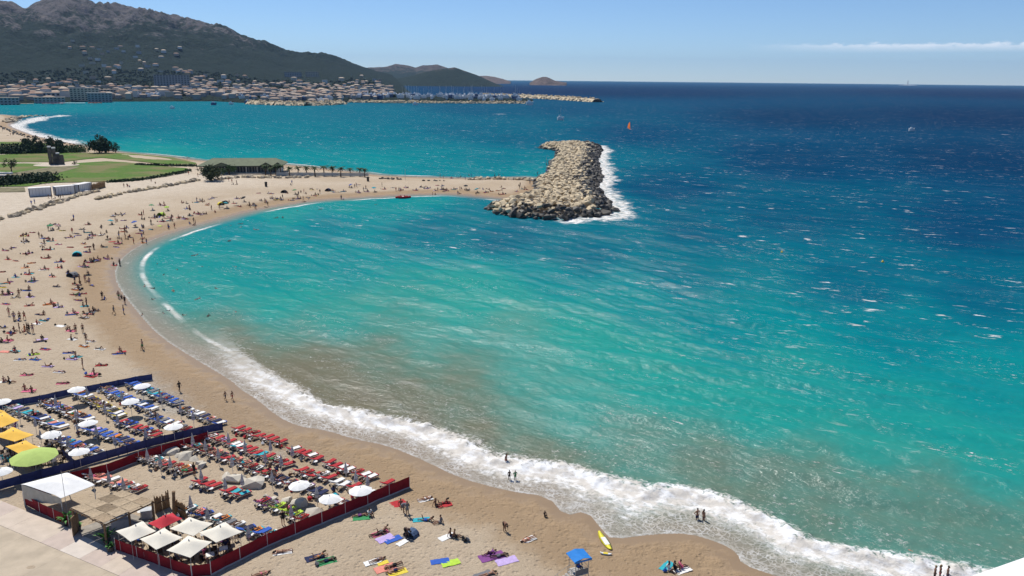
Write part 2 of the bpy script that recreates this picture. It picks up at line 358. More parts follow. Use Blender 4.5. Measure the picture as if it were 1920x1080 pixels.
def sea_height(X, Y):
    d, s, sh, bw, bf = sea_fields(X, Y); r = np.hypot(X, Y)
    ex = (NZ.fbm(X * .02, Y * .02, 3) - .5) * 14; z = np.zeros(len(X))
    for lam, amp, ang, ph in ((19, .16, .92, 0), (11.5, .12, 1.1, 1.3), (7.1, .09, .74, 2.1), (4.6, .05, 1.3, .4), (3.2, .035, .6, 5)):
        k = 2 * math.pi / lam; q = np.sin(k * ((X + ex) * math.cos(ang) + (Y + ex * .6) * math.sin(ang)) + ph)
        z += amp * (q + .3 * (q * q - .5)) * (.4 + 1.2 * NZ2.fbm(X / lam * .35, Y / lam * .35, 2))
    z += (NZ.fbm(X * .9, Y * .9, 3) - .5) * .16
    z *= smooth(1, 26, sh) * .85 + .15
    z *= 1 - smooth(700, 2500, r)
    cl, st = crest_line(X, Y); n2 = NZ2.fbm(X * .8, Y * .8, 3)
    e = sh - cl; z += st * .62 * np.exp(-np.where(e > 0, e / 2.6, e / 1.1) ** 2) * (.55 + .9 * n2)
    e2 = sh - cl - 13 - 4 * NZ.fbm(X * .06, Y * .06, 2); z += st * .30 * np.exp(-(e2 / 2.2) ** 2)
    z += st * np.exp(-(np.maximum(cl - 3 - sh, 0) / 5) ** 2) * smooth(0, 4, sh) * (n2 - .4) * .22 * (sh < cl + 2)
    z = np.where(sh < 2.0, z * np.clip(sh / 2.0, 0, 1), z)
    return np.where(sh < 0, .075 * -sh * 0 + np.minimum(.012, .02 + sh), z + .012)
def surf_attr(X, Y): d, s, sh, bw, bf = sea_fields(X, Y); return sh
def crest_attr(X, Y): cl, st = crest_line(X, Y); return cl
def strong_attr(X, Y): return crest_line(X, Y)[1]
az_s = np.concatenate([np.linspace(R(-100), R(-36), 20)[:-1], np.linspace(R(-36), R(37), 640), np.linspace(R(37), R(110), 22)[1:]])
sea_me = polar_mesh('sea', az_s, rows(1140, 162, 640, (30, 40, 5000, 7000, 9000, 12000, 16000, 21000)), sea_height, keep=lambda X, Y: sea_fields(X, Y)[2] > -1.0,
                    attrs={'depth': lambda X, Y: sea_fields(X, Y)[0], 'silt': lambda X, Y: sea_fields(X, Y)[1], 'offshore': surf_attr, 'foam': foam_attr, 'crest': crest_attr, 'strong': strong_attr})
def sea_material():
    t = newmat('sea_water', .9, .0)
    p = t.pos(); wind = t.pos((.5, 1.0, 1.0), R(34)); wide = t.pos((.3, 1.0, 1.0), R(26)); swell = t.pos((.22, 1.0, 1.0), R(38))
    dep, silt, off, foam, cr, st = (t.attr(k) for k in ('depth', 'silt', 'offshore', 'foam', 'crest', 'strong'))
    n1 = t.noise(wind, .16, 5, .6); n2 = t.noise(wind, .9, 4, .6); n3 = t.noise(p, 1.6, 5, .65, .6); n4 = t.noise(p, .22, 4, .6)
    dd = t.math('ADD', dep, t.math('MULTIPLY', t.math('SUBTRACT', n1, .5), .16))
    c = t.ramp(dd, [(.05, (.11, .36, .31)), (.3, (.012, .25, .215)), (.48, (.001, .19, .21)), (.66, (.0008, .11, .165)), (.82, (.0006, .05, .115)), (1.0, (.0006, .019, .066))])
    ss = t.math('ADD', silt, t.math('MULTIPLY', t.math('SUBTRACT', n4, .5), .3))
    c = t.mix(t.math('MULTIPLY', t.step(.2, 1.12, ss), .9), c, (.155, .118, .07))
    # foam: lacy swash, the broken wave, the crest line, wind-blown caps; then painted sun glints
    lace = t.n.new('ShaderNodeTexVoronoi'); lace.feature = 'DISTANCE_TO_EDGE'; lace.inputs['Scale'].default_value = 1.7
    wv = t.n.new('ShaderNodeVectorMath'); wv.operation = 'ADD'; t.l.new(p, wv.inputs[0])
    nc = t.n.new('ShaderNodeTexNoise'); t.l.new(p, nc.inputs['Vector']); nc.inputs['Scale'].default_value = .9; nc.inputs['Detail'].default_value = 4; t.l.new(nc.outputs[1], wv.inputs[1]); t.l.new(wv.outputs[0], lace.inputs['Vector'])
    lc = t.math('SUBTRACT', 1.0, t.step(.02, .17, lace.outputs['Distance']))
    rel = t.math('SUBTRACT', off, cr); nj = t.math('MULTIPLY', t.math('SUBTRACT', n3, .5), 7.0); relj = t.math('ADD', rel, nj)
    body = t.math('MULTIPLY', t.step(-5.2, -1.6, relj), t.math('SUBTRACT', 1.0, t.step(-.2, 1.8, relj)))          # white water shoreward of the crest
    swash = t.math('MULTIPLY', t.math('SUBTRACT', 1.0, t.step(-4.0, 1.0, rel)), t.math('MULTIPLY', t.math('ADD', .04, t.math('MULTIPLY', lc, .5)), t.step(.22, .62, n4)))
    outer = t.math('MULTIPLY', t.math('MULTIPLY', t.step(1.0, 3.0, rel), t.math('SUBTRACT', 1.0, t.step(6.0, 24.0, rel))), t.math('MULTIPLY', t.step(.54, .72, n3), t.step(.4, .62, n1)))
    edge = t.math('MULTIPLY', t.math('SUBTRACT', 1.0, t.step(.2, .75, off)), t.math('MULTIPLY', t.step(.3, .7, n3), .5))
    calm = t.math('SUBTRACT', 1.0, st)
    thin = t.math('MULTIPLY', t.math('MULTIPLY', t.step(5.2, 5.9, t.math('ADD', off, t.math('MULTIPLY', nj, .15))), t.math('SUBTRACT', 1.0, t.step(6.2, 7.0, t.math('ADD', off, t.math('MULTIPLY', nj, .15))))), t.math('MULTIPLY', calm, t.step(.45, .6, t.noise(p, .03, 3))))
    surf = t.math('MULTIPLY', t.math('MAXIMUM', t.math('MAXIMUM', body, swash), t.math('MULTIPLY', outer, .7)), st)
    surf = t.math('MAXIMUM', t.math('MAXIMUM', surf, edge), thin)
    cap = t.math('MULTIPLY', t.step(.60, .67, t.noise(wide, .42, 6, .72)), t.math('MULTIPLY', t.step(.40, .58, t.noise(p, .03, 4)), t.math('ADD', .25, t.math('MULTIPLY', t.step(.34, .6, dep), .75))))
    fn = t.noise(t.pos((.45, 1.0, 1.0), R(20)), .7, 6, .75)
    spot = t.step(.30, .62, t.math('MULTIPLY', foam, t.math('ADD', -.62, t.math('MULTIPLY', fn, 2.5))))
    glint_fleck = t.math('MULTIPLY', t.step(.585, .65, t.noise(wide, 2.3, 4, .82)), t.math('MULTIPLY', t.step(.50, .66, t.noise(swell, .14, 5, .62)), t.math('SUBTRACT', .95, t.math('MULTIPLY', t.step(.5, .8, dep), .45))))  # sun sparkle on the waves, painted into the water colour as white flecks
    white = t.math('MINIMUM', t.math('MAXIMUM', t.math('MAXIMUM', surf, t.math('MULTIPLY', cap, .85)), t.math('MAXIMUM', spot, glint_fleck)), 1.0)
    film = t.math('MULTIPLY', t.math('SUBTRACT', 1.0, t.step(1.0, 9.0, off)), .8); c = t.mix(film, c, (.26, .21, .165))
    fc = t.mix(t.step(.4, .65, n2), (.62, .58, .52), (.86, .86, .85))
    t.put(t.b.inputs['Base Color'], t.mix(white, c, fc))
    r1 = t.noise(wind, 1.1, 5, .62); r2 = t.noise(wind, .28, 3, .5)
    h = t.math('ADD', t.math('MULTIPLY', r1, .55), t.math('ADD', r2, t.math('MULTIPLY', white, t.math('MULTIPLY', n3, .5))))
    bp = t.n.new('ShaderNodeBump'); bp.inputs['Strength'].default_value = 1.0; bp.inputs['Distance'].default_value = .75; t.put(bp.inputs['Height'], h)
    b2 = t.n.new('ShaderNodeBump'); b2.inputs['Strength'].default_value = 1.0; b2.inputs['Distance'].default_value = .24; t.put(b2.inputs['Height'], h); t.l.new(b2.outputs[0], t.b.inputs['Normal'])
    gl = t.n.new('ShaderNodeBsdfGlossy'); gl.inputs['Roughness'].default_value = .19; t.l.new(bp.outputs[0], gl.inputs['Normal'])
    fr = t.n.new('ShaderNodeFresnel'); fr.inputs['IOR'].default_value = 1.33; t.l.new(bp.outputs[0], fr.inputs['Normal'])
    ms = t.n.new('ShaderNodeMixShader'); gust = t.math('ADD', .3, t.math('MULTIPLY', t.step(.42, .66, t.noise(swell, .075, 5, .65)), .75)); t.put(ms.inputs[0], t.math('MULTIPLY', t.math('MULTIPLY', t.math('MINIMUM', fr.outputs[0], .06), gust), t.math('SUBTRACT', 1.0, t.math('MULTIPLY', white, .9))))
    t.l.new(t.b.outputs[0], ms.inputs[1]); t.l.new(gl.outputs[0], ms.inputs[2]); t.l.new(ms.outputs[0], t.n['Material Output'].inputs[0])
    return t.m
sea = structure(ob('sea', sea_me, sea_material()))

# ------------------------------------------------------------------ far coast, hills, island
FRONT = [(-330, 200), (-100, 197), (0, 195), (150, 191), (400, 190), (470, 194), (600, 198), (640, 195), (655, 190), (700, 191), (800, 192), (940, 193), (985, 193), (1000, 192)]
BACKR = [(-330, 5600), (640, 5600), (700, 5400), (735, 4300), (755, 3300), (770, 2300)]
RIDGE = [(-330, 40), (-200, 25), (-60, 6), (0, 1), (33, 3), (55, 16), (73, 14), (87, 9), (113, 3), (120, 0), (160, 0), (187, 8), (233, 13), (267, 18), (297, 22), (320, 27), (340, 33), (367, 36), (407, 47), (433, 55), (460, 70), (500, 80), (540, 97),
         (573, 100), (607, 99), (633, 107), (660, 117), (687, 127), (705, 133), (740, 140), (770, 147)]
def lut(tab, f): return np.array([f(*p) for p in tab])
fa = lut(FRONT, lambda px, py: azimuth(px)); fr_ = lut(FRONT, lambda px, py: np.hypot(*at_z(px, py)))
ba = lut(BACKR, lambda px, r: azimuth(px)); br_ = lut(BACKR, lambda px, r: r)
ra = lut(RIDGE, lambda px, py: azimuth(px)); RR = 4500.0; rz_ = lut(RIDGE, lambda px, py: rz_at(px, py, RR))
def front_r(a): return np.interp(a, fa, fr_)
def back_r(a):
    b = np.interp(a, ba, br_); m = a > azimuth(768)
    return np.where(m, front_r(a) + np.interp(a, [azimuth(768), azimuth(940), azimuth(1000)], [420, 260, 60]), b)
def coast_z(a, r):
    f = front_r(a); base = 2.0 + 5 * smooth(f, f + 60, r) + 24 * smooth(2000, 3300, r) * (1 - smooth(azimuth(700), azimuth(760), a))
    x, y = np.sin(a) * r, np.cos(a) * r
    u = np.clip((r - 2700) / (RR - 2700), 0, 1); zr = np.interp(a, ra, rz_)
    rid = 1 - np.abs(2 * NZ.fbm(x * .0032, y * .0032, 5, .55) - 1); rid2 = 1 - np.abs(2 * NZ2.fbm(x * .011, y * .011, 3, .55) - 1)
    h = np.maximum(zr - base, 0) * (u ** 1.35)
    h = h * (1 + (.55 * (rid - .72) + .12 * (rid2 - .7)) * smooth(0, .35, u) * (1 - .8 * smooth(.86, 1, u))) + smooth(.5, 1, u) * (rid2 - .75) * 34 * smooth(azimuth(690), azimuth(560), a)
    back = np.clip((r - RR) / 900, 0, 1); h = h * (1 - .75 * back)
    edge = smooth(0, 26, back_r(a) - r)
    return np.where(r < f, -1.5, (base + h) * edge - 1.5 * (1 - edge))
def coast_mesh():
    az = np.linspace(azimuth(-330), azimuth(1000), 560); nr = 190; t = np.linspace(0, 1, nr)
    A = np.repeat(az[:, None], nr, 1); f = front_r(az)[:, None]; b = back_r(az)[:, None]
    Rm = (f - 4) + (b - f + 4) * (t[None, :] ** 1.15); Z = coast_z(A.ravel(), Rm.ravel()).reshape(A.shape)
    co = np.stack([np.sin(A) * Rm, np.cos(A) * Rm, Z], -1).reshape(-1, 3); i = np.arange(len(co)).reshape(len(az), nr)
    q = np.stack([i[:-1, :-1], i[:-1, 1:], i[1:, 1:], i[1:, :-1]], -1).reshape(-1, 4)
    me = bpy.data.meshes.new('coast_terrain'); me.from_pydata(co.tolist(), [], q.tolist()); me.polygons.foreach_set('use_smooth', [True] * len(q)); me.update(); return me
def hill_material(name, veg, rock, lo, hi, vegbias):
    t = newmat(name, .95, .1); p = t.pos(); g = t.n.new('ShaderNodeNewGeometry'); sx = t.n.new('ShaderNodeSeparateXYZ'); t.l.new(g.outputs['Normal'], sx.inputs[0]); sp = t.n.new('ShaderNodeSeparateXYZ'); t.l.new(g.outputs['Position'], sp.inputs[0])
    n = t.noise(p, .006, 6, .65); n2 = t.noise(p, .022, 6, .75); n3 = t.noise(p, .09, 3, .7)
    k = t.math('ADD', t.math('ADD', t.step(lo, hi, sp.outputs[2]), t.math('MULTIPLY', t.math('SUBTRACT', n, .5), 1.5)), t.math('MULTIPLY', t.math('SUBTRACT', n2, .5), 2.2))
    k = t.math('SUBTRACT', k, vegbias)
    c = t.mix(t.step(.3, .75, k), t.mix(t.step(.35, .65, n3), veg, tuple(v * 1.9 for v in veg)), t.mix(t.step(.35, .65, n2), tuple(v * .55 for v in rock), rock))
    t.put(t.b.inputs['Base Color'], c)
    bp = t.n.new('ShaderNodeBump'); bp.inputs['Distance'].default_value = 45; bp.inputs['Strength'].default_value = .9; t.put(bp.inputs['Height'], t.math('ADD', n2, t.math('MULTIPLY', n3, .4))); t.l.new(bp.outputs[0], t.b.inputs['Normal'])
    return t.m
hill_mat = hill_material('limestone_hill', (.013, .024, .016), (.20, .18, .175), 40, 400, .2)
hill = structure(ob('coast_terrain', coast_mesh(), hill_mat))
def ridge_island(name, prof, R0, depth, mat, base_z=-2.0, seed=0, rough=12):
    """a hill standing in the sea: crest heights come from the skyline, with real depth to both sides"""
    pa = np.array([azimuth(p[0]) for p in prof]); pz = np.array([rz_at(p[0], p[1], R0) for p in prof]); az = np.linspace(pa[0], pa[-1], 110); vs = []; fs = []; nv = 26
    for i, a in enumerate(az):
        h = np.interp(a, pa, pz); end = min(1, 4 * min(i, 109 - i) / 109)
        for j in range(nv):
            t = -1 + 2 * j / (nv - 1); r = R0 + t * depth * (.25 + .75 * end ** .5); x, y = math.sin(a) * r, math.cos(a) * r
            n = float(NZ.fbm(np.array(x * .006 + seed), np.array(y * .006), 4)) - .5
            k = max(0, 1 - abs(t) ** 1.25); vs.append((x, y, base_z + (h - base_z) * k + n * rough * 4 * k * (1 - k) + (n * rough * .5 * k)))
    for i in range(109):
        for j in range(nv - 1): a = i * nv + j; fs.append((a, a + 1, a + nv + 1, a + nv))
    mb = MB(); mb.add(vs, fs); o = structure(ob(name, mb.mesh(name, True), mat)); return o
hm2 = hill_material('scrub_hill', (.016, .027, .015), (.16, .125, .10), 10, 170, .15)
hm3 = hill_material('bare_island', (.05, .05, .035), (.26, .19, .15), -40, 20, -.2)
ridge_island('headland_hill', [(715, 152), (753, 146), (775, 141), (793, 136), (823, 130), (853, 126), (870, 132), (893, 140), (913, 149), (930, 157), (945, 162)], 5000, 330, hm2, seed=1)
ridge_island('jagged_hills', [(640, 140), (690, 127), (710, 126), (727, 125), (743, 120), (756, 122), (767, 123), (780, 126), (793, 121), (808, 122), (820, 121), (833, 125), (860, 133), (890, 145)], 7400, 700, hm2, seed=2, rough=40)
ridge_island('far_point', [(880, 141), (897, 142), (912, 142), (927, 144), (943, 148), (958, 153)], 7600, 300, hm3, seed=3)
ridge_island('island', [(993, 155), (1003, 149), (1010, 146), (1017, 144), (1024, 144), (1030, 146), (1040, 151), (1050, 153), (1063, 155)], 6200, 160, hm3, seed=4, rough=8)
# quarried pale scree on the slope is part of the hill material; the marina mole
def rock_meshes(n, squash):
    out = []
    for k in range(n):
        mb = MB(); mb.blob((0, 0, 0), 1, k, 15, squash); out.append(mb.mesh('rock'))
    return out
ROCKS = rock_meshes(12, (1, .8, .62))
rock_dry = M('dry_rock', (.56, .455, .30), .9, .28, .35, .5, 2.0); rock_wet = M('wet_rock', (.075, .066, .055), .6, .4, .6, .5, 2.0); rock_grey = M('grey_rock', (.36, .30, .22), .9, .3, .5, .5, 2.0)
def mole(name, pts, w, h, label, nrock, seed):
    root = empty(name, (0, 0, 0)); tag(root, label, 'breakwater'); r = random.Random(seed)
    P = [at_z(*p) for p in pts]; mb = MB()
    for a, b in zip(P[:-1], P[1:]):
        d = (b - a) / np.hypot(*(b - a)); n = np.array([-d[1], d[0]])
        q = [a - n * w, a - n * w * .4, a + n * w * .4, a + n * w]; q2 = [b - n * w, b - n * w * .4, b + n * w * .4, b + n * w]; zz = [-2, h, h, -2]
        mb.add([(*p, z) for p, z in zip(q + q2, zz + zz)], [(0, 1, 5, 4), (1, 2, 6, 5), (2, 3, 7, 6)])
    ob('core', mb, rock_dry, root); mb = MB()
    for k in range(nrock):
        i = r.randrange(len(P) - 1); t = r.random(); c = P[i] * (1 - t) + P[i + 1] * t; d = P[i + 1] - P[i]; d = d / np.hypot(*d); n = np.array([-d[1], d[0]]); u = r.uniform(-1, 1)
        mb.blob((*(c + n * u * w), max(.2, h * (1 - abs(u)) * 1.3)), r.uniform(2, 4.5), r.randrange(12), 15, (1, .8, .62))
    stuff(ob('armour_rock', mb, rock_dry, root)); return root
mole('harbour_mole', [(905, 181), (960, 182), (1010, 184.5), (1060, 187.5), (1120, 191.5)], 16, 6.5, 'long pale rock mole running out to sea from the marina', 520, 5)
mole('harbour_quay', [(655, 192), (720, 193), (800, 193.5), (900, 194), (985, 194)], 8, 3, 'low rock quay wall along the seaward side of the marina', 420, 6)
mole('rock_point', [(470, 195), (520, 197), (575, 198), (610, 197), (640, 195)], 14, 5, 'low tan rock point beside the marina with white boats behind', 260, 8)

# ------------------------------------------------------------------ town on the far shore
wall_cols = [M('wall_cream', (.52, .45, .35), .9, .1, .1), M('wall_white', (.66, .63, .58), .9, .08, .1), M('wall_peach', (.50, .36, .26), .9, .1, .1), M('wall_grey', (.36, .35, .34), .9, .1, .1), M('wall_ochre', (.46, .34, .2), .9, .1, .1)]
wall_words = ['cream', 'white', 'peach', 'grey', 'ochre']
roof_cols = [M('roof_tile', (.29, .18, .125), .9, .25, .2), M('roof_pale', (.50, .40, .30), .9, .15, .2), M('roof_grey', (.33, .32, .32), .9, .15, .2)]
roof_words = ['terracotta', 'pale tan', 'grey']
glass_dark = M('dark_glass', (.03, .036, .045), .4, .2, 1, spec=.25); 
box1 = MB().box(-.5, .5, -.5, .5, 0, 1).mesh('wall'); flat_roof = MB().box(-.53, .53, -.53, .53, 0, 1).mesh('roof')
hip_roof = MB().add([(-.56, -.56, 0), (.56, -.56, 0), (.56, .56, 0), (-.56, .56, 0), (-.25, 0, 1), (.25, 0, 1)], [(3, 2, 1, 0), (0, 1, 5, 4), (1, 2, 5), (2, 3, 4, 5), (3, 0, 4)]).mesh('roof')
win1 = MB().box(-.5, .5, -.5, .5, -.5, .5).mesh('window')
def house(px, r, w, d, h, wi, ri, hip, label, group, rz=None, wins=None, name='house'):
    a = azimuth(px); z = float(coast_z(np.array(a), np.array(r))); x, y = math.sin(a) * r, math.cos(a) * r
    rz = -a + rng.uniform(-.35, .35) if rz is None else rz
    root = empty(name, (x, y, z - 1.0), rz); tag(root, label, 'building' if name != 'house' else 'house', group)
    wl_ = ob('wall', box1, wall_cols[wi], root, (0, 0, 0), 0, (w, d, h + 1)); rh = (min(w, d) * .2 if hip else .7)
    ob('roof', hip_roof if hip else flat_roof, roof_cols[ri], root, (0, 0, h + 1), 0, (w, d, rh))
    if wins:
        nx, nz = wins
        for i in range(nx):
            for k in range(nz):
                ob('window', win1, glass_dark, root, (-w / 2 + (i + .5) * w / nx, -d / 2 - .05, 1 + (k + .55) * h / nz), 0, (w / nx * .55, .3, h / nz * .5))
    return root
TOWN = []
def town(n, px0, px1, r0, r1, hmin, hmax, zone, seed, wins=False):
    r_ = random.Random(seed); made = 0; tries = 0
    while made < n and tries < n * 60:
        tries += 1; px = r_.uniform(px0, px1); a = azimuth(px); f = float(front_r(np.array(a))); r = f + r_.uniform(r0, r1); b = float(back_r(np.array(a)))
        if r > b - 60: continue
        x, y = math.sin(a) * r, math.cos(a) * r; w = r_.uniform(8, 20)
        if any(abs(x - q[0]) < (w + q[2]) * .62 and abs(y - q[1]) < 22 for q in TOWN): continue
        TOWN.append((x, y, w)); h = r_.uniform(hmin, hmax); wi = r_.choice([0, 0, 1, 1, 2, 3, 4]); hip = r_.random() < .62; ri = r_.choice([0, 0, 0, 1, 1]) if hip else r_.choice([1, 2, 1])
        label = f'{wall_words[wi]} {"house" if hip else "flat block"} with {roof_words[ri]} roof {zone}'
        house(px, r, w, r_.uniform(9, 14), h, wi, ri, hip, label, label, wins=(max(2, int(w / 5)), max(1, int(h / 3.6))) if wins else None); made += 1
# the large blocks first
for px, r, w, d, h, wi, ri, wn_, label in [
        (322, 2480, 92, 18, 33, 3, 2, (12, 6), 'long grey apartment slab rising above the town trees'), (155, 1640, 46, 16, 21, 0, 2, (8, 6), 'cream apartment block with grey roof near the far beach'),
        (183, 1600, 38, 15, 17, 3, 2, (7, 5), 'bluish grey apartment block beside the cream one near the far beach'), (88, 1560, 44, 14, 11, 3, 1, (8, 3), 'long low grey block with tan roof behind the far beach'),
        (12, 1500, 26, 14, 12, 3, 1, (5, 3), 'pale grey building with tan roof at the end of the far beach'), (320, 1980, 62, 16, 8, 2, 0, (10, 2), 'long peach building under a wide terracotta roof behind the marina yard'),
        (550, 3050, 60, 20, 16, 3, 2, (10, 3), 'long grey block at the foot of the hill'), (586, 3080, 48, 18, 17, 0, 1, (8, 3), 'cream block with tan roof at the foot of the hill'), (662, 2050, 70, 20, 7, 3, 2, (10, 1), 'long grey boat shed beside the marina'),
        (210, 1950, 50, 16, 9, 0, 1, (8, 2), 'long cream block under a pale tan roof in the town'), (105, 1720, 66, 18, 7, 1, 1, (9, 1), 'wide white hall with pale tan roof near the far beach'), (520, 1760, 56, 14, 6, 3, 2, (9, 1), 'low dark grey boat hangar on the rock point')]:
    a = azimuth(px); TOWN.append((math.sin(a) * r, math.cos(a) * r, w)); house(px, r, w, d, h, wi, ri, False, label, None, -a, wn_, 'apartment_block')
town(48, -40, 330, 30, 280, 6, 13, 'close behind the far beach', 1, False)
town(84, -40, 700, 270, 760, 6, 12, 'in the middle of the far town', 2)
town(80, 300, 730, 380, 1500, 6, 12, 'in the far town below the hill', 3)
town(34, -40, 240, 700, 1200, 6, 11, 'at the far town upper edge', 4)
town(40, 135, 345, 1300, 1900, 5, 9, 'high on the wooded hillside', 5)
# the many more houses past the three hundred built singly
def more_houses():
    mw, mr = MB(), MB(); r = random.Random(77)
    for k in range(620):
        px = r.choice([r.uniform(-40, 735), r.uniform(330, 735)]); a = azimuth(px); f = float(front_r(np.array(a))); rr = f + 20 + r.random() ** 1.3 * (1250 if px > 300 else 800)
        if rr > float(back_r(np.array(a))) - 60: continue
        x, y = math.sin(a) * rr, math.cos(a) * rr; w = r.uniform(7, 17)
        if any(abs(x - q[0]) < (w + q[2]) * .55 and abs(y - q[1]) < 14 for q in TOWN): continue
        TOWN.append((x, y, w)); z = float(coast_z(np.array(a), np.array(rr))); h = r.uniform(4, 9); d = r.uniform(7, 12); mw.box(x - w / 2, x + w / 2, y - d / 2, y + d / 2, z - 1, z + h)
        mr.add([(x + sx * w * .56, y + sy * d * .56, z + h) for sx, sy in ((-1, -1), (1, -1), (1, 1), (-1, 1))] + [(x - w * .25, y, z + h + 2), (x + w * .25, y, z + h + 2)], [(3, 2, 1, 0), (0, 1, 5, 4), (1, 2, 5), (2, 3, 4, 5), (3, 0, 4)])
    root = empty('distant_houses', (0, 0, 0)); stuff(root); tag(root, 'dense strip of tiny pale houses filling the far town', 'houses'); stuff(ob('wall', mw, M('far_wall', (.36, .33, .30), .9, .35, .02), root)); stuff(ob('roof', mr, M('far_roof', (.28, .19, .14), .9, .1, .015, col2=(.44, .37, .30)), root))
more_houses()
# the woods between the houses: one mass
def wood():
    mb = MB(); r = random.Random(21)
    for k in range(3600):
        px = r.uniform(-60, 760); a = azimuth(px); f = float(front_r(np.array(a))); up = r.random() ** .8; rr = f + 60 + up * (1350 if px < 700 else 300)
        if rr > float(back_r(np.array(a))) - 50: continue
        x, y = math.sin(a) * rr, math.cos(a) * rr
        if rr < f + 300 and r.random() < .72: continue
        if any(abs(x - q[0]) < q[2] * .6 and -22 < y - q[1] < 10 for q in TOWN): continue
        z = float(coast_z(np.array(a), np.array(rr))); s = r.uniform(2.5, 6)
        for j in range(2): mb.blob((x + r.uniform(-4, 4), y + r.uniform(-4, 4), z + s * .55), s * r.uniform(.7, 1), r.randrange(12), 14, (1.1, 1, .85))
    return mb
wood_mat = M('wood_foliage', (.022, .04, .018), .95, .5, .05, .6, .4)
stuff(tag(ob('pine_wood', wood(), wood_mat), 'dark green pine wood filling the gaps between the far houses', 'wood'))
# marina
hull_mb = MB().add([(-.5, -.16, .45), (.28, -.17, .45), (.55, 0, .5), (.28, .17, .45), (-.5, .16, .45), (-.48, -.1, 0), (.25, -.1, 0), (.42, 0, 0), (.25, .1, 0), (-.48, .1, 0)],
                   [(0, 1, 2, 3, 4), (5, 6, 1, 0), (6, 7, 2, 1), (7, 8, 3, 2), (8, 9, 4, 3), (9, 5, 0, 4), (9, 8, 7, 6, 5)])
boat_hull = hull_mb.mesh('hull'); boat_cabin = MB().add([(-.28, -.1, .44), (.14, -.1, .44), (.14, .1, .44), (-.28, .1, .44), (-.25, -.08, .66), (.02, -.08, .64), (.02, .08, .64), (-.25, .08, .66)], [(4, 5, 6, 7), (0, 1, 5, 4), (1, 2, 6, 5), (2, 3, 7, 6), (3, 0, 4, 7)]).mesh('cabin')
boat_mast = MB().tube([(0, 0, .4), (0, 0, 1.7)], .014, 5).add(*(lambda: ([(-.35, -.008, .72), (0, -.008, .72), (0, .008, .72), (-.35, .008, .72), (-.35, -.008, .76), (0, -.008, .76), (0, .008, .76), (-.35, .008, .76)], [(4, 5, 6, 7), (0, 1, 5, 4), (2, 3, 7, 6), (3, 0, 4, 7)]))()).mesh('mast')
boat_white = M('boat_white', (.78, .78, .77), .4, .06, .3, spec=.5); boat_blue = M('boat_blue', (.05, .10, .22), .4, .1, .3, spec=.5); mast_grey = M('mast_grey', (.5, .5, .5), .4, .1, 1, metal=.4)
def boat(px, r, L, sail, col, label, group, z=None, rz=None):
    a = azimuth(px); zz = float(coast_z(np.array(a), np.array(r))) if z is None else z
    root = empty('sailing_boat' if sail else 'motor_boat', (math.sin(a) * r, math.cos(a) * r, zz), rng.uniform(0, 6.28) if rz is None else rz, L); tag(root, label, 'boat', group)
    ob('hull', boat_hull, col, root); ob('cabin', boat_cabin, boat_white, root)
    if sail: ob('mast', boat_mast, mast_grey, root)
rb = random.Random(31)
for k in range(120):
    px = rb.uniform(660, 975); f = float(front_r(np.array(azimuth(px)))); r = f + rb.uniform(25, 190) * (1 if px < 900 else .6); s = rb.random() < .6; c = rb.random() < .25
    lab = f'small {"blue" if c else "white"} hulled {"sailing yacht with bare mast" if s else "motor boat"} berthed in the marina'; boat(px, r, rb.uniform(9, 16), s, boat_blue if c else boat_white, lab, lab)
for k in range(70):
    px = rb.choice([rb.uniform(215, 310), rb.uniform(415, 640)]); f = float(front_r(np.array(azimuth(px)))); r = f + rb.uniform(30, 150); c = rb.random() < .2; s = rb.random() < .2
    lab = f'small {"blue" if c else "white"} hulled {"sailing yacht with bare mast" if s else "motor boat"} stored on land by the far shore'; boat(px, r, rb.uniform(8, 13), s, boat_blue if c else boat_white, lab, lab)
for px, py, L, s, c, lab in [(994, 197, 14, True, 0, 'white sailing yacht with bare mast off the mole'), (778, 197, 9, False, 0, 'white motor boat passing in front of the marina'), (397, 197, 9, False, 1, 'dark blue motor boat anchored off the far beach'), (318, 204, 7, False, 0, 'tiny white motor boat in the far bay'), (430, 196, 8, False, 0, 'white motor boat close to the rock point'), (462, 195, 12, False, 1, 'dark blue motor boat moored at the rock point'), (1053, 225, 8, True, 0, 'small sailing dinghy with bare mast in the choppy water'), (1722, 246, 6, False, 0, 'lone small white motor boat on the open dark sea')]:
    p = at_z(px, py); boat(px, float(np.hypot(*p)), L, s, boat_blue if c else boat_white, lab, None, -.1, 0.2)
def parasol_row(px0, px1, py, n, mat, word):
    mb = MB().box(-.5, .5, -.5, .5, 2.2, 2.45); 
    for sx in (-.45, .45):
        for sy in (-.45, .45): mb.box(sx - .02, sx + .02, sy - .02, sy + .02, 0, 2.3)
    me = mb.mesh('awning')
    for i in range(n):
        px = px0 + (px1 - px0) * i / max(1, n - 1); p = at_z(px, py, 6); a = math.atan2(p[0], p[1]); rr = float(np.hypot(*p))
        tag(ob('beach_awning', me, mat, None, (p[0], p[1], float(coast_z(np.array(a), np.array(rr))) - .2), -a, (rng.uniform(9, 16), 8, 1.5)), f'{word} flat awning of a beach bar on the far shore', 'awning', f'{word} beach bar awnings')
red_cloth = M('red_cloth', (.36, .022, .03), .85, .12, 3); white_cloth = M('white_cloth', (.80, .79, .76), .8, .05, 2)
parasol_row(88, 108, 188.5, 2, red_cloth, 'red'); parasol_row(172, 182, 188, 2, M('orange_cloth', (.55, .16, .06), .85, .12, 3), 'orange'); parasol_row(120, 150, 188, 3, white_cloth, 'white'); parasol_row(30, 55, 189, 3, M('tan_cloth', (.55, .35, .2), .85, .1, 3), 'tan')
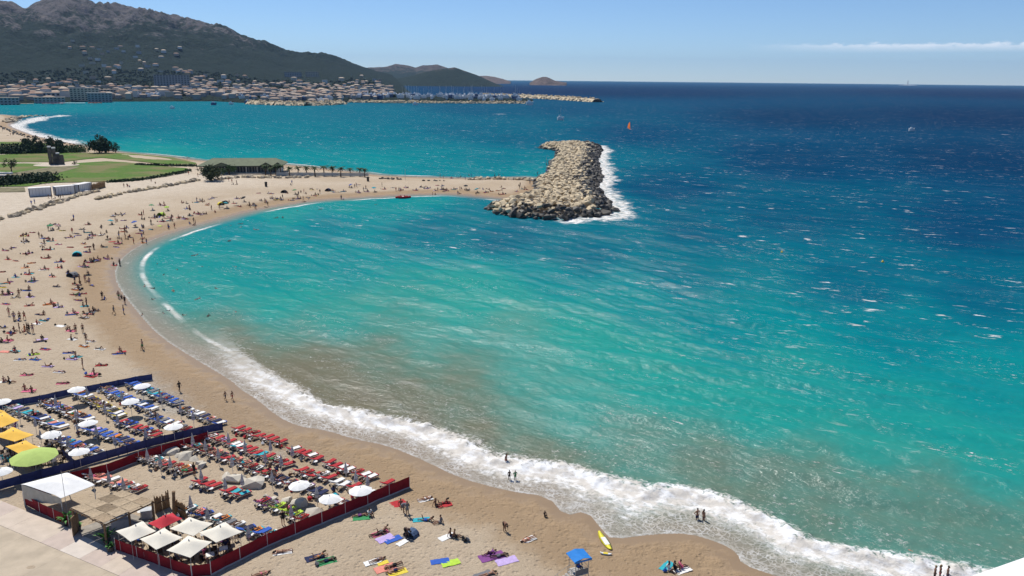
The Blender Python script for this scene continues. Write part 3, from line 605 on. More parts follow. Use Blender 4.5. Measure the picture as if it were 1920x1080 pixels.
# lighthouse far out
lh = at_z(1703, 161.5); lr = 15000.0; la = azimuth(1703)
lt = empty('lighthouse', (math.sin(la) * lr, math.cos(la) * lr, 0)); tag(lt, 'tiny slender lighthouse on a reef at the horizon', 'lighthouse')
lhm = M('lighthouse_stone', (.5, .5, .5), .9, .1, .1)
ob('reef', MB().lathe([(160, -1), (120, 3), (40, 6)], 10), lhm, lt); ob('tower', MB().lathe([(10, 4), (7, 50), (6, 62)], 10), lhm, lt); ob('lantern', MB().lathe([(8, 62), (8, 64), (4, 64.2), (4, 70), (.5, 74)], 10), glass_dark, lt)

# ------------------------------------------------------------------ rock breakwater and rock borders
def in_poly_points(poly, step, seed, jit=.45):
    r = np.random.default_rng(seed); x0, y0 = poly.min(0); x1, y1 = poly.max(0)
    X, Y = np.meshgrid(np.arange(x0, x1, step), np.arange(y0, y1, step * .87)); X = X + (np.arange(X.shape[0]) % 2)[:, None] * step / 2
    P = np.stack([X.ravel(), Y.ravel()], 1) + r.uniform(-jit, jit, (X.size, 2)) * step; return P[inside(P, poly)]
def breakwater():
    root = empty('rock_breakwater', (float(BREAKW[:, 0].mean()), float(BREAKW[:, 1].mean()), 0)); cx, cy = root.location.x, root.location.y
    tag(root, 'big breakwater of tan boulders at the end of the sand spit', 'breakwater')
    P = in_poly_points(BREAKW, 2.15, 4); d = sdist(P, BREAKW)
    sea_side = np.array([at_z(*p) for p in [(972, 408), (1029, 412), (1077, 412), (1121, 408), (1157, 397), (1144, 384), (1130, 368), (1121, 350), (1128, 332), (1121, 302), (1128, 283), (1122, 274)]]); ds = seg_dist(P, sea_side, False)
    # core mound
    C = in_poly_points(BREAKW, 5, 6, .0); bm = bmesh.new()
    mb = MB(); r = random.Random(5)
    for p in C:
        h = min(2.6, .3 * float(sdist(p[None, :], BREAKW)[0]))
        mb.blob((p[0] - cx, p[1] - cy, h - 3.2), 4.2, r.randrange(12), 15, (1, 1, .7))
    stuff(ob('rubble_core', mb, rock_grey, root))
    order = np.argsort(np.hypot(P[:, 0], P[:, 1])); rest_d, rest_w = MB(), MB()
    for n, i in enumerate(order):
        x, y = P[i]; h = min(3.3, .45 * d[i] + .2) + r.uniform(-.6, .5); s = r.choice([r.uniform(.8, 1.5), r.uniform(1.0, 2.2)]) * (1.0 if d[i] > 3 else 1.15)
        wet = ds[i] < 11 and r.random() < (1.25 - ds[i] / 11) or (d[i] < 1.8)
        if n < 290:
            ob('boulder', ROCKS[r.randrange(12)], rock_wet if wet else rock_dry, root, (x - cx, y - cy, h), 0, s, (r.uniform(-.35, .35), r.uniform(-.35, .35), r.uniform(0, 6.28)))
        else:
            a = r.uniform(0, 6.28); k = hull_points(r.randrange(12), 15); ca, sa = math.cos(a), math.sin(a)
            (rest_w if wet else rest_d).add([(x - cx + (q[0] * ca - q[1] * .8 * sa) * s, y - cy + (q[0] * sa + q[1] * .8 * ca) * s, h + q[2] * .62 * s) for q in k[0]], k[1])
    stuff(ob('boulder_field', rest_d, rock_dry, root)); stuff(ob('wet_boulder_field', rest_w, rock_wet, root))
breakwater()
def rock_line(pts, n, smin, smax, label, seed, spread=1.2, mat=None, cat='rock border'):
    r = random.Random(seed); P = [G(*p) for p in pts]; L = [0]
    for a, b in zip(P[:-1], P[1:]): L.append(L[-1] + (b - a).length)
    root = empty('rock_border', P[0]); tag(root, label, cat)
    for k in range(n):
        s = L[-1] * (k + r.uniform(.1, .9)) / n; i = max(j for j in range(len(P) - 1) if L[j] <= s or j == 0); t = (s - L[i]) / max(.01, L[i + 1] - L[i]); c = P[i].lerp(P[i + 1], t); sc = r.uniform(smin, smax)
        x, y = c.x + r.uniform(-spread, spread), c.y + r.uniform(-spread, spread)
        ob('rock', ROCKS[r.randrange(12)], mat or (rock_grey if r.random() < .6 else rock_dry), root, Vector((x, y, gz(x, y) + sc * .25)) - P[0], 0, sc, (r.uniform(-.3, .3), r.uniform(-.3, .3), r.uniform(0, 6.28)))
rock_line([(-10, 414), (40, 402), (90, 386), (130, 373), (185, 358)], 58, .9, 1.8, 'line of low rocks along the sandy path below the white containers', 1)
rock_line([(190, 374), (230, 362), (290, 354), (340, 344), (372, 338)], 46, .8, 1.9, 'line of low rocks along the path beside the lawn', 2)
rock_line([(395, 338), (450, 333), (520, 334), (580, 333)], 44, .8, 1.7, 'row of pale rocks in front of the green roofed pavilion', 3)
rock_line([(880, 337), (930, 336), (985, 338), (1010, 340)], 46, .8, 1.9, 'row of rocks along the rear of the sand spit', 4)
rock_line([(712, 335), (755, 337)], 14, .6, 1.2, 'short low heap of dark seaweed rocks on the rear of the spit', 5, mat=rock_wet)
rock_line([(792, 339), (830, 339)], 10, .5, 1.0, 'second small heap of dark rocks on the rear of the spit', 6, mat=rock_wet)
rock_line([(15, 230), (30, 222), (60, 217.5), (95, 216.5), (128, 216.5)], 90, 1.6, 3.2, 'dark rock groyne reaching out from the far left beach', 7, 4.0, None, 'groyne')
rock_line([(4, 238), (40, 254), (80, 263), (130, 271)], 60, .7, 1.4, 'dark band of pebbly rocks along the far left beach', 8, 3.0, rock_wet)

# ------------------------------------------------------------------ park, pavilion, containers, palms
def flat_patch(name, pts, z, mat, label=None, cat=None):
    P = [G(*p) for p in pts]; bm = bmesh.new(); vs = [bm.verts.new((p.x, p.y, p.z + z)) for p in P]; f = bm.faces.new(vs)
    if f.normal.z < 0: f.normal_flip()
    r = bmesh.ops.extrude_face_region(bm, geom=[f]); bmesh.ops.translate(bm, vec=(0, 0, -(z + .4)), verts=[v for v in r['geom'] if isinstance(v, bmesh.types.BMVert)])
    bmesh.ops.recalc_face_normals(bm, faces=bm.faces); bmesh.ops.triangulate(bm, faces=[g for g in bm.faces if len(g.verts) > 4])
    me = bpy.data.meshes.new(name); bm.to_mesh(me); bm.free(); return structure(ob(name, me, mat))
def grass_mat():
    t = newmat('lawn_grass', .95, .1); p = t.pos(); n = t.noise(p, .05, 5, .6); n2 = t.noise(p, .6, 4, .7)
    c = t.mix(t.step(.35, .65, n2), (.075, .14, .024), (.105, .18, .035)); c = t.mix(t.math('MULTIPLY', t.step(.44, .62, n), .8), c, (.20, .165, .08)); t.put(t.b.inputs['Base Color'], c); return t.m
grass = grass_mat(); scrub = M('dry_scrub', (.17, .15, .08), .95, .4, .4, .4, 2.0); path_m = M('pale_path', (.50, .43, .34), .9, .1, .6)
flat_patch('lawn', [(-60, 294), (60, 288), (175, 287), (250, 289), (325, 296), (368, 306), (368, 311), (325, 310), (250, 302), (190, 296), (150, 300), (120, 304), (-60, 305)], .25, grass)
flat_patch('lawn', [(-60, 352), (50, 350), (95, 343), (160, 342), (207, 341), (250, 337), (300, 330), (358, 320), (350, 316), (300, 312), (237, 305), (200, 303), (150, 306), (125, 310), (50, 307), (-60, 307)], .25, grass)
flat_patch('dry_grass', [(-60, 330), (20, 326), (70, 318), (110, 312), (150, 314), (130, 320), (90, 330), (60, 342), (-60, 350)], .32, scrub)
flat_patch('lawn', [(-60, 267), (30, 266), (85, 269), (120, 274), (100, 281), (-60, 282)], .2, grass)
flat_patch('dry_grass', [(-60, 362), (48, 360), (46, 352), (-60, 353)], .2, scrub)

leaf_m = [M('leaf_dark', (.022, .045, .018), .9, .45, 1.2), M('leaf_mid', (.045, .085, .025), .9, .4, 1.2), M('leaf_olive', (.055, .07, .028), .9, .4, 1.2)]
bark = M('bark', (.12, .085, .055), .95, .3, 3)
def leaf_crown(n, rx, ry, rz_, cz, leaf, seed, shell=.55):
    """leaf-sized faces spread through the crown, gathered in clumps"""
    r = random.Random(seed); mb = MB(); cl = []
    for k in range(max(6, n // 60)):
        d = Vector((r.gauss(0, 1), r.gauss(0, 1), r.gauss(0, 1))).normalized() * r.uniform(shell, 1); cl.append(Vector((d.x * rx, d.y * ry, abs(d.z) * rz_ * (1 if d.z > 0 else .55) * (1 if d.z > 0 else -1) + cz)))
    for k in range(n):
        c = r.choice(cl); p = c + Vector((r.gauss(0, .2) * rx, r.gauss(0, .2) * ry, r.gauss(0, .2) * rz_)); p.z = max(p.z, .05)
        u = Vector((r.gauss(0, 1), r.gauss(0, 1), r.gauss(0, 1))).normalized(); v = u.orthogonal().normalized(); s = leaf * r.uniform(.6, 1.3)
        mb.add([p - u * s, p + v * s * .6, p + u * s, p - v * s * .6], [(0, 1, 2, 3)])
    return mb
def tree(px, py, h, w, label, kind=0, seed=0, name='tree', n=900, trunk=.35):
    b = G(px, py); root = empty(name, b, 0); tag(root, label, 'tree' if name == 'tree' else 'bush')
    mb = MB().tube([(0, 0, -.2), (.1, 0, h * trunk * .6), (0, .1, h * trunk), (.1, 0, h * .7)], [h * .045, h * .035, h * .03, h * .01], 7)
    for k in range(5):
        a = k * 1.26 + seed; mb.tube([(0, 0, h * trunk * .8), (math.cos(a) * w * .25, math.sin(a) * w * .25, h * .6)], [h * .02, h * .008], 5)
    ob('trunk', mb, bark, root); ob('crown', leaf_crown(n, w * .5, w * .5, h * (1 - trunk) * .55, h * (trunk + (1 - trunk) * .45), w * .055, seed), leaf_m[kind], root)
tree(186, 287, 9.5, 12, 'large dark round tree by the water beyond the lawn', 0, 1, n=1500, trunk=.1); tree(197, 287, 7, 10, 'dark tree joined to the round one beyond the lawn', 0, 2, n=1200, trunk=.1)
tree(217, 287, 6, 5, 'small dark bush tree beside the two round trees', 0, 3, n=600, trunk=.1); tree(52, 286, 9, 9, 'dark tree at the left end of the hedge', 0, 4, n=900, trunk=.15); tree(70, 287, 9, 8, 'dark tree in the hedge behind the stone pillars', 0, 5, n=900, trunk=.15)
tree(103, 287, 9.5, 10, 'dark tree directly behind the tallest stone pillars', 0, 6, n=1000, trunk=.15); tree(22, 325, 7.5, 5.5, 'thin small tree standing on dry grass', 2, 7, n=420, trunk=.35); tree(139, 310, 2.4, 2.4, 'small round shrub beside the stone pillars', 0, 8, 'shrub', 350, .1)
tree(396, 339, 6.5, 8.5, 'round olive green bush beside the pavilion', 2, 9, 'shrub', 1500, .08); tree(430, 328, 5, 6, 'leafy green shrub against the pavilion wall', 1, 10, 'shrub', 700, .1)
def hedge(pts, w, h, label, seed, kind=0, n=1600):
    P = [G(*p) for p in pts]; r = random.Random(seed); mb = MB(); c0 = P[0]
    for k in range(n):
        i = r.randrange(len(P) - 1); c = P[i].lerp(P[i + 1], r.random()); p = Vector((c.x - c0.x + r.gauss(0, w * .4), c.y - c0.y + r.gauss(0, w * .5), abs(r.gauss(0, .5)) * h + .1)); p.z = min(p.z, h * 1.15)
        u = Vector((r.gauss(0, 1), r.gauss(0, 1), r.gauss(0, .8))).normalized(); v = u.orthogonal().normalized(); s = r.uniform(.4, .85)
        mb.add([p - u * s, p + v * s * .6, p + u * s, p - v * s * .6], [(0, 1, 2, 3)])
    for k in range(24):
        i = r.randrange(len(P) - 1); c = P[i].lerp(P[i + 1], r.random()); mb.blob((c.x - c0.x, c.y - c0.y, h * .3), w * .35, k, 14, (1.3, .9, h / w * 1.1))
    o = ob('hedge', mb, leaf_m[kind], None, c0); tag(o, label, 'hedge')
hedge([(-20, 288), (20, 287), (50, 288)], 7, 4.6, 'tall dark hedge at the left of the park', 1, 0, 2600); hedge([(60, 287), (110, 286), (155, 285)], 6, 3.4, 'low green hedge between lawn and far beach', 2, 1, 2200); hedge([(-20, 348), (30, 345), (60, 341), (95, 340)], 6, 3.0, 'dark green hedge above the white containers', 3, 0, 2800)
hedge([(255, 309.5), (300, 311.5), (366, 312)], 1.6, .9, 'thin clipped hedge at the tip of the upper lawn', 4, 0, 500); hedge([(205, 342), (255, 339), (310, 331), (356, 322)], 1.4, .8, 'thin clipped hedge along the sandy path edge of the lawn', 5, 0, 700)
# standing stones
stone = M('weathered_stone', (.11, .095, .08), .9, .45, .5, .6, 2.5); stone_top = M('pale_cap', (.75, .73, .70), .8, .1, 1)
def pillar(px, py, h, w, label, cap):
    b = G(px, py); root = empty('stone_pillar', b, .4); tag(root, label, 'sculpture'); mb = MB(); r = random.Random(int(px)); n = 7
    vs = []; 
    for k in range(n + 1):
        t = k / n; s = w * .5 * (1 - .15 * t)
        for sx, sy in ((-1, -1), (1, -1), (1, 1), (-1, 1)): vs.append((sx * s + r.uniform(-.12, .12), sy * s + r.uniform(-.12, .12), t * h - .1))
    fs = [(k * 4 + j, k * 4 + (j + 1) % 4, k * 4 + 4 + (j + 1) % 4, k * 4 + 4 + j) for k in range(n) for j in range(4)] + [(n * 4, n * 4 + 1, n * 4 + 2, n * 4 + 3)]
    ob('shaft', mb.add(vs, fs), stone, root)
    if cap: ob('cap', MB().box(-w * .46, w * .46, -w * .46, w * .46, h - .12, h + .55), stone_top, root)
pillar(96, 309.5, 9.2, 1.7, 'tallest dark stone pillar with white cap', 1); pillar(104, 309.5, 8.6, 1.8, 'tall dark stone pillar with white cap beside the tallest', 1); pillar(110.5, 309.5, 5.9, 1.7, 'short dark stone pillar with white cap', 1); pillar(117, 309.5, 5.4, 2.2, 'stout dark stone pillar without cap', 0)
tag(ob('stone_plinth', MB().lathe([(7.5, 0), (7.5, .34), (.1, .36)], 20), path_m, None, G(106, 310.5, .02), 0, (1.5, 1, 1)), 'pale paved disc under the stone pillars', 'paving')
# containers
cont_w = M('container_white', (.62, .63, .64), .6, .06, .4); cont_d = M('container_dark', (.03, .03, .035), .7, .1, 1); steel = M('steel_grey', (.35, .36, .37), .5, .1, 2, metal=.3)
def container(p0, p1, label):
    a, b = G(*p0), G(*p1); d = b - a; L = d.length; rz = math.atan2(d.y, d.x); root = empty('container', a, rz); tag(root, label, 'container')
    ob('body', MB().box(0, L, 0, 3.0, .12, 3.2), cont_w, root); ob('roof', MB().box(-.08, L + .08, -.08, 3.08, 3.2, 3.36), stone_top, root)
    for x in (-.1, L - .12): ob('corner_post', MB().box(x, x + .22, -.1, .12, 0, 3.2), cont_d, root)
    rib = MB().box(-.04, .04, -.06, 0, .2, 3.1).mesh('rib')
    for k in range(1, int(L / 1.1)): ob('rib', rib, steel, root, (k * 1.1, 0, 0))
container((56, 369.5), (97, 367), 'white ribbed container at the left of the row by the path'); container((105, 366.5), (141, 363.5), 'white ribbed container in the middle of the row by the path'); container((149, 362), (173, 357), 'white ribbed container next to the reed screen')
reed = M('reed', (.30, .19, .10), .95, .3, 4, .4, 20)
def screen(p0, p1, h, label, z0=0):
    a, b = G(*p0), G(*p1); d = b - a; L = d.length; root = empty('reed_screen', a, math.atan2(d.y, d.x)); tag(root, label, 'screen'); r = random.Random(int(p0[0])); mb = MB(); n = max(8, int(L / .12))
    for k in range(n): mb.tube([(L * k / n, r.uniform(-.02, .02), z0), (L * k / n + r.uniform(-.05, .05), r.uniform(-.04, .04), h * r.uniform(.82, 1.12))], .07, 4)
    stuff(ob('reed_stalks', mb, reed, root)); ob('rail', MB().box(0, L, -.09, -.05, h * .55, h * .6), bark, root)
screen((174, 358), (198, 351), 2.6, 'brown reed screen beside the white containers')
def picnic(px, py, label):
    root = empty('table', G(px, py), .3); tag(root, label, 'table'); ob('top', MB().box(-1.1, 1.1, -.5, .5, .7, .78), stone_top, root)
    for s in (-.8, .8): ob('leg', MB().box(s - .06, s + .06, -.4, .4, 0, .7), steel, root)
    for s in (-.9, .9): ob('bench', MB().box(-1.1, 1.1, s - .15, s + .15, .4, .46), stone_top, root)
picnic(162, 361, 'pale table in front of the container next to the reed screen')
for k, (px, py) in enumerate([(2, 332), (6, 327)]): tag(ob('stone_bench', MB().box(-4, 4, -.8, .8, 0, 1.0), stone_top, None, G(px, py), .1), 'white low wall block at the edge of dry grass', 'wall', 'white wall blocks')
# pavilion
roof_green = M('roof_green', (.15, .17, .105), .9, .15, .5, .3, 3); wall_w = M('pavilion_wall', (.60, .57, .50), .9, .08, .5); trim_g = M('dark_trim', (.035, .05, .04), .8, .2, 1)
def pavilion():
    a, b = G(378, 326), G(527, 326); d = b - a; L = d.length; D = 17; root = empty('pavilion', a, math.atan2(d.y, d.x)); tag(root, 'long low beach pavilion with a broad green roof and white walls', 'building')
    ob('wall', MB().box(1, L - 1, 1.5, D - 1, 0, 3.7), wall_w, root)
    rf = ob('roof', MB().add([(-2, -1, 3.5), (L + 1, -1, 3.5), (L + 1, D + 1, 3.5), (-2, D + 1, 3.5), (3.5, D * .55, 6.6), (L - 3.5, D * .55, 6.6), (-2, -1, 3.8), (L + 1, -1, 3.8), (L + 1, D + 1, 3.8), (-2, D + 1, 3.8)],
           [(0, 3, 2, 1), (0, 1, 7, 6), (1, 2, 8, 7), (2, 3, 9, 8), (3, 0, 6, 9), (6, 7, 5, 4), (7, 8, 5), (8, 9, 4, 5), (9, 6, 4)]), roof_green, root)
    ob('fascia', MB().box(-2.05, L + 1.05, -1.12, -1.0, 3.45, 3.85), trim_g, rf)
    for x, w in ((.27, 9), (.82, 6), (.97, 5)):
        c = L * x; ob('gable', MB().add([(c - w / 2, -1.6, 3.75), (c + w / 2, -1.6, 3.75), (c, -1.6, 5.4), (c - w / 2, 4, 3.75), (c + w / 2, 4, 3.75), (c, 5, 5.4)], [(0, 1, 2), (0, 2, 5, 3), (1, 4, 5, 2)]), roof_green, rf)
        g = ob('gable_trim', MB().tube([(c - w / 2, -1.65, 3.75), (c, -1.65, 5.4), (c + w / 2, -1.65, 3.75)], .16, 5), trim_g, rf)
    for k in range(11):
        x = 5 + k * (L - 9) / 10
        if k in (0, 3): continue
        w = ob('window', MB().box(x - 1.3, x + 1.3, 1.38, 1.5, .5, 3.1), glass_dark, root); ob('frame', MB().box(x - .06, x + .06, 1.3, 1.38, .5, 3.1), wall_w, w)
    for k in range(8): x = 1 + k * (L - 2) / 7; ob('post', MB().box(x - .12, x + .12, -.7, -.46, 0, 3.5), wall_w, root)
    ob('terrace', MB().box(0, L, -4.5, 1.5, -.3, .22), path_m, root)
pavilion()
tag(ob('terrace_wall', MB().box(0, 44, 0, .3, 0, 1.5), wall_w, None, G(518, 329), math.atan2(G(690, 331).y - G(518, 329).y, G(690, 331).x - G(518, 329).x)), 'low white wall behind the row of palms', 'wall')
palm_leaf = M('palm_leaf', (.05, .085, .025), .85, .4, 1.5)
def palm_meshes():
    tr = MB().tube([(0, 0, -.2), (.05, 0, 1.2), (.12, 0, 2.4), (.1, 0, 3.4)], [.3, .22, .2, .22], 8).mesh('trunk'); out = []
    for s in range(3):
        r = random.Random(s); mb = MB()
        for k in range(22):
            a = k * 2.4 + r.uniform(-.2, .2); e = r.uniform(-.3, 1.1); L = r.uniform(1.5, 2.1); pts = []
            for i in range(6):
                t = i / 5; rr = L * t * math.cos(e * (1 - t * .6)); pts.append(Vector((.1 + math.cos(a) * rr, math.sin(a) * rr, 3.4 + L * t * math.sin(e) - 1.0 * t * t)))
            side = Vector((-math.sin(a), math.cos(a), 0))
            for i in range(5):
                w0, w1 = .3 * math.sin(math.pi * (.12 + i / 5 * .86)), .3 * math.sin(math.pi * (.12 + (i + 1) / 5 * .86))
                for sg in (-1, 1): mb.add([pts[i], pts[i + 1], pts[i + 1] + side * sg * w1 + Vector((0, 0, -.12)), pts[i] + side * sg * w0 + Vector((0, 0, -.12))], [(0, 1, 2, 3)])
        out.append(mb.mesh('crown'))
    return tr, out
p_tr, p_cr = palm_meshes()
for k, x in enumerate([498, 508, 518, 527, 543, 559, 575, 591, 608, 623, 639, 657, 675, 684]):
    y = 328.5 + (x - 500) * .012 + (1.2 if k % 3 == 1 else 0); root = empty('palm_tree', G(x, y), k * 1.3, rng.uniform(.95, 1.3)); tag(root, 'short bushy palm in the row along the low white wall', 'palm tree', 'palms in a row beside the pavilion')
    ob('trunk', p_tr, bark, root); ob('crown', p_cr[k % 3], palm_leaf, root)
# masts, bins and posts on the spit
bin_m = M('bin_black', (.03, .03, .03), .6, .2, 2)
bin_me = MB().lathe([(.36, 0), (.42, 1.25), (.46, 1.3), (.3, 1.5), (.1, 1.52)], 10)
bin_mesh = bin_me.mesh('litter_bin')
for x, y in [(499, 350), (691, 340), (513 + 60 * 0 + 260 * 0, 382), (355, 393)]:
    pass
for x, y, lab in [(499, 350, 'dark litter bin standing alone on the open sand'), (690, 340, 'dark litter bin near the last palm')]: tag(ob('litter_bin', bin_mesh, bin_m, None, G(x, y), 0, 1.4), lab, 'bin')
for x, y, h, lab in [(760, 338, 5, 'thin flag pole on the spit'), (1024, 322, 7, 'thin flag pole beside the boulders')]: tag(ob('flag_pole', MB().tube([(0, 0, -.2), (0, 0, h)], .07, 6).lathe([(.14, h), (.14, h + .18), (.02, h + .24)], 6), steel, None, G(x, y)), lab, 'pole')

# ------------------------------------------------------------------ people: one continuous body per pose, hair and swimwear as children
_sph = None
def sphere_vf(n=8, m=6):
    vs = [(0, 0, 1)]; fs = []
    for i in range(1, m):
        t = math.pi * i / m
        for k in range(n): a = 2 * math.pi * k / n; vs.append((math.sin(t) * math.cos(a), math.sin(t) * math.sin(a), math.cos(t)))
    vs.append((0, 0, -1)); L = len(vs) - 1
    for k in range(n): fs.append((0, 1 + k, 1 + (k + 1) % n)); fs.append((L, 1 + (m - 2) * n + (k + 1) % n, 1 + (m - 2) * n + k))
    for i in range(m - 2):
        for k in range(n): a = 1 + i * n + k; b = 1 + i * n + (k + 1) % n; fs.append((a, a + n, b + n, b))
    return vs, fs
SPH = sphere_vf()
def ball(mb, c, r, ax=None):
    r = (r, r, r) if isinstance(r, (int, float)) else r; X = ax or (Vector((1, 0, 0)), Vector((0, 1, 0)), Vector((0, 0, 1)))
    mb.add([Vector(c) + X[0] * v[0] * r[0] + X[1] * v[1] * r[1] + X[2] * v[2] * r[2] for v in SPH[0]], SPH[1])
def cap(mb, a, b, ra, rb_):
    a, b = Vector(a), Vector(b); mb.tube([a, a.lerp(b, .5), b], [ra, (ra + rb_) / 2 * 1.02, rb_], 8); ball(mb, a, ra); ball(mb, b, rb_)
def V3(*a): return Vector(a)
STAND = dict(pelvis=(0, 0, .95), waist=(0, 0, 1.1), chest=(0, .01, 1.30), neck=(0, .015, 1.50), head=(0, -.01, 1.645), shL=(-.185, .01, 1.42), shR=(.185, .01, 1.42), elL=(-.25, .03, 1.14), elR=(.25, .03, 1.14), wrL=(-.27, -.06, .9), wrR=(.27, -.06, .9),
             hipL=(-.09, 0, .92), hipR=(.09, 0, .92), knL=(-.11, -.02, .5), knR=(.11, -.02, .5), anL=(-.11, .03, .085), anR=(.11, .03, .085), toeL=(-.125, -.14, .035), toeR=(.125, -.14, .035), face=(0, -1, 0))
def pose(base=None, fn=None, **kw):
    d = {k: Vector(v) for k, v in (base or STAND).items()}
    for k, v in kw.items(): d[k] = Vector(v)
    if fn:
        d = {k: (Vector(fn(*v)) if k != 'face' else (Vector(fn(*v)) - Vector(fn(0, 0, 0))).normalized()) for k, v in d.items()}
    return d
supine = lambda x, y, z: (x, z - .9, -y + .12)
prone = lambda x, y, z: (-x, z - .9, y + .13)
SIT = dict(pelvis=(0, .05, .12), waist=(0, .1, .27), chest=(0, .12, .46), neck=(0, .1, .65), head=(0, .07, .8), shL=(-.185, .12, .58), shR=(.185, .12, .58), elL=(-.26, .22, .33), elR=(.26, .22, .33), wrL=(-.24, .3, .06), wrR=(.24, .3, .06),
           hipL=(-.09, 0, .11), hipR=(.09, 0, .11), knL=(-.13, -.38, .25), knR=(.13, -.38, .25), anL=(-.13, -.72, .06), anR=(.13, -.72, .06), toeL=(-.15, -.8, .14), toeR=(.15, -.8, .14), face=(0, -1, 0))
CHAIR = dict(pelvis=(0, 0, .55), waist=(0, .03, .7), chest=(0, .04, .9), neck=(0, .03, 1.1), head=(0, 0, 1.25), shL=(-.185, .04, 1.02), shR=(.185, .04, 1.02), elL=(-.24, -.05, .8), elR=(.24, -.05, .8), wrL=(-.17, -.28, .78), wrR=(.17, -.28, .78),
             hipL=(-.09, -.02, .52), hipR=(.09, -.02, .52), knL=(-.12, -.42, .5), knR=(.12, -.42, .5), anL=(-.12, -.42, .08), anR=(.12, -.42, .08), toeL=(-.13, -.58, .035), toeR=(.13, -.58, .035), face=(0, -1, 0))
POSES = {
    'stand': pose(), 'akimbo': pose(elL=(-.36, .06, 1.2), wrL=(-.16, -.05, 1.02), elR=(.36, .06, 1.2), wrR=(.16, -.05, 1.02)),
    'walk': pose(knL=(-.1, -.16, .52), anL=(-.1, -.24, .1), toeL=(-.11, -.4, .08), knR=(.1, .05, .5), anR=(.1, .34, .16), toeR=(.11, .24, .03), elL=(-.25, .12, 1.15), wrL=(-.25, .14, .93), elR=(.25, -.06, 1.15), wrR=(.24, -.24, .98)),
    'bend': pose(pelvis=(0, .15, .92), waist=(0, .02, 1.0), chest=(0, -.2, .98), neck=(0, -.38, .9), head=(0, -.5, .82), shL=(-.18, -.3, .93), shR=(.18, -.3, .93), elL=(-.2, -.36, .65), elR=(.2, -.36, .65), wrL=(-.16, -.42, .4), wrR=(.16, -.42, .4), hipL=(-.09, .13, .9), hipR=(.09, .13, .9), face=(0, -.6, -.8)),
    'wave': pose(elR=(.36, -.02, 1.5), wrR=(.3, -.06, 1.76), knL=(-.12, -.05, .5)),
    'supine': pose(fn=supine, elL=(-.3, .0, 1.16), wrL=(-.33, -.02, .92), elR=(.3, 0, 1.16), wrR=(.33, -.02, .92)),
    'knee_up': pose(fn=supine, knR=(.12, -.36, .66), anR=(.12, .02, .38), toeR=(.13, -.02, .22), elL=(-.34, 0, 1.55), wrL=(-.14, .02, 1.74), elR=(.3, 0, 1.16), wrR=(.2, -.13, 1.0)),
    'prone': pose(fn=prone, elL=(-.36, -.02, 1.5), wrL=(-.16, -.06, 1.74), elR=(.36, -.02, 1.5), wrR=(.16, -.06, 1.74)),
    'elbows': pose(fn=prone, chest=(0, .12, 1.28), neck=(0, .3, 1.42), head=(0, .36, 1.55), shL=(-.19, .2, 1.38), shR=(.19, .2, 1.38), elL=(-.22, -.04, 1.48), elR=(.22, -.04, 1.48), wrL=(-.1, -.06, 1.7), wrR=(.1, -.06, 1.7), knR=(.1, 0, .5), anR=(.1, .36, .42), toeR=(.1, .42, .3)),
    'sit': pose(SIT), 'hug': pose(SIT, knL=(-.11, -.3, .42), knR=(.11, -.3, .42), anL=(-.11, -.42, .07), anR=(.11, -.42, .07), toeL=(-.12, -.56, .04), toeR=(.12, -.56, .04), elL=(-.24, -.1, .42), elR=(.24, -.1, .42), wrL=(-.12, -.36, .34), wrR=(.12, -.36, .34)),
    'recline': pose(None, None, pelvis=(0, 0, .1), waist=(0, .16, .16), chest=(0, .33, .29), neck=(0, .5, .43), head=(0, .6, .55), shL=(-.185, .43, .35), shR=(.185, .43, .35), elL=(-.29, .25, .12), elR=(.29, .25, .12), wrL=(-.27, .02, .1), wrR=(.27, .02, .1), hipL=(-.09, -.05, .1), hipR=(.09, -.05, .1),
                    knL=(-.11, -.46, .13), knR=(.11, -.44, .24), anL=(-.11, -.86, .08), anR=(.11, -.82, .07), toeL=(-.13, -.9, .2), toeR=(.13, -.88, .19), face=(0, -.55, .8)),
    'chair': pose(CHAIR),
    'swim': pose(fn=prone, head=(0, .22, 1.62), neck=(0, .1, 1.49), elL=(-.33, -.02, 1.6), wrL=(-.26, -.03, 1.85), elR=(.33, .02, 1.3), wrR=(.36, -.03, 1.06)),
}
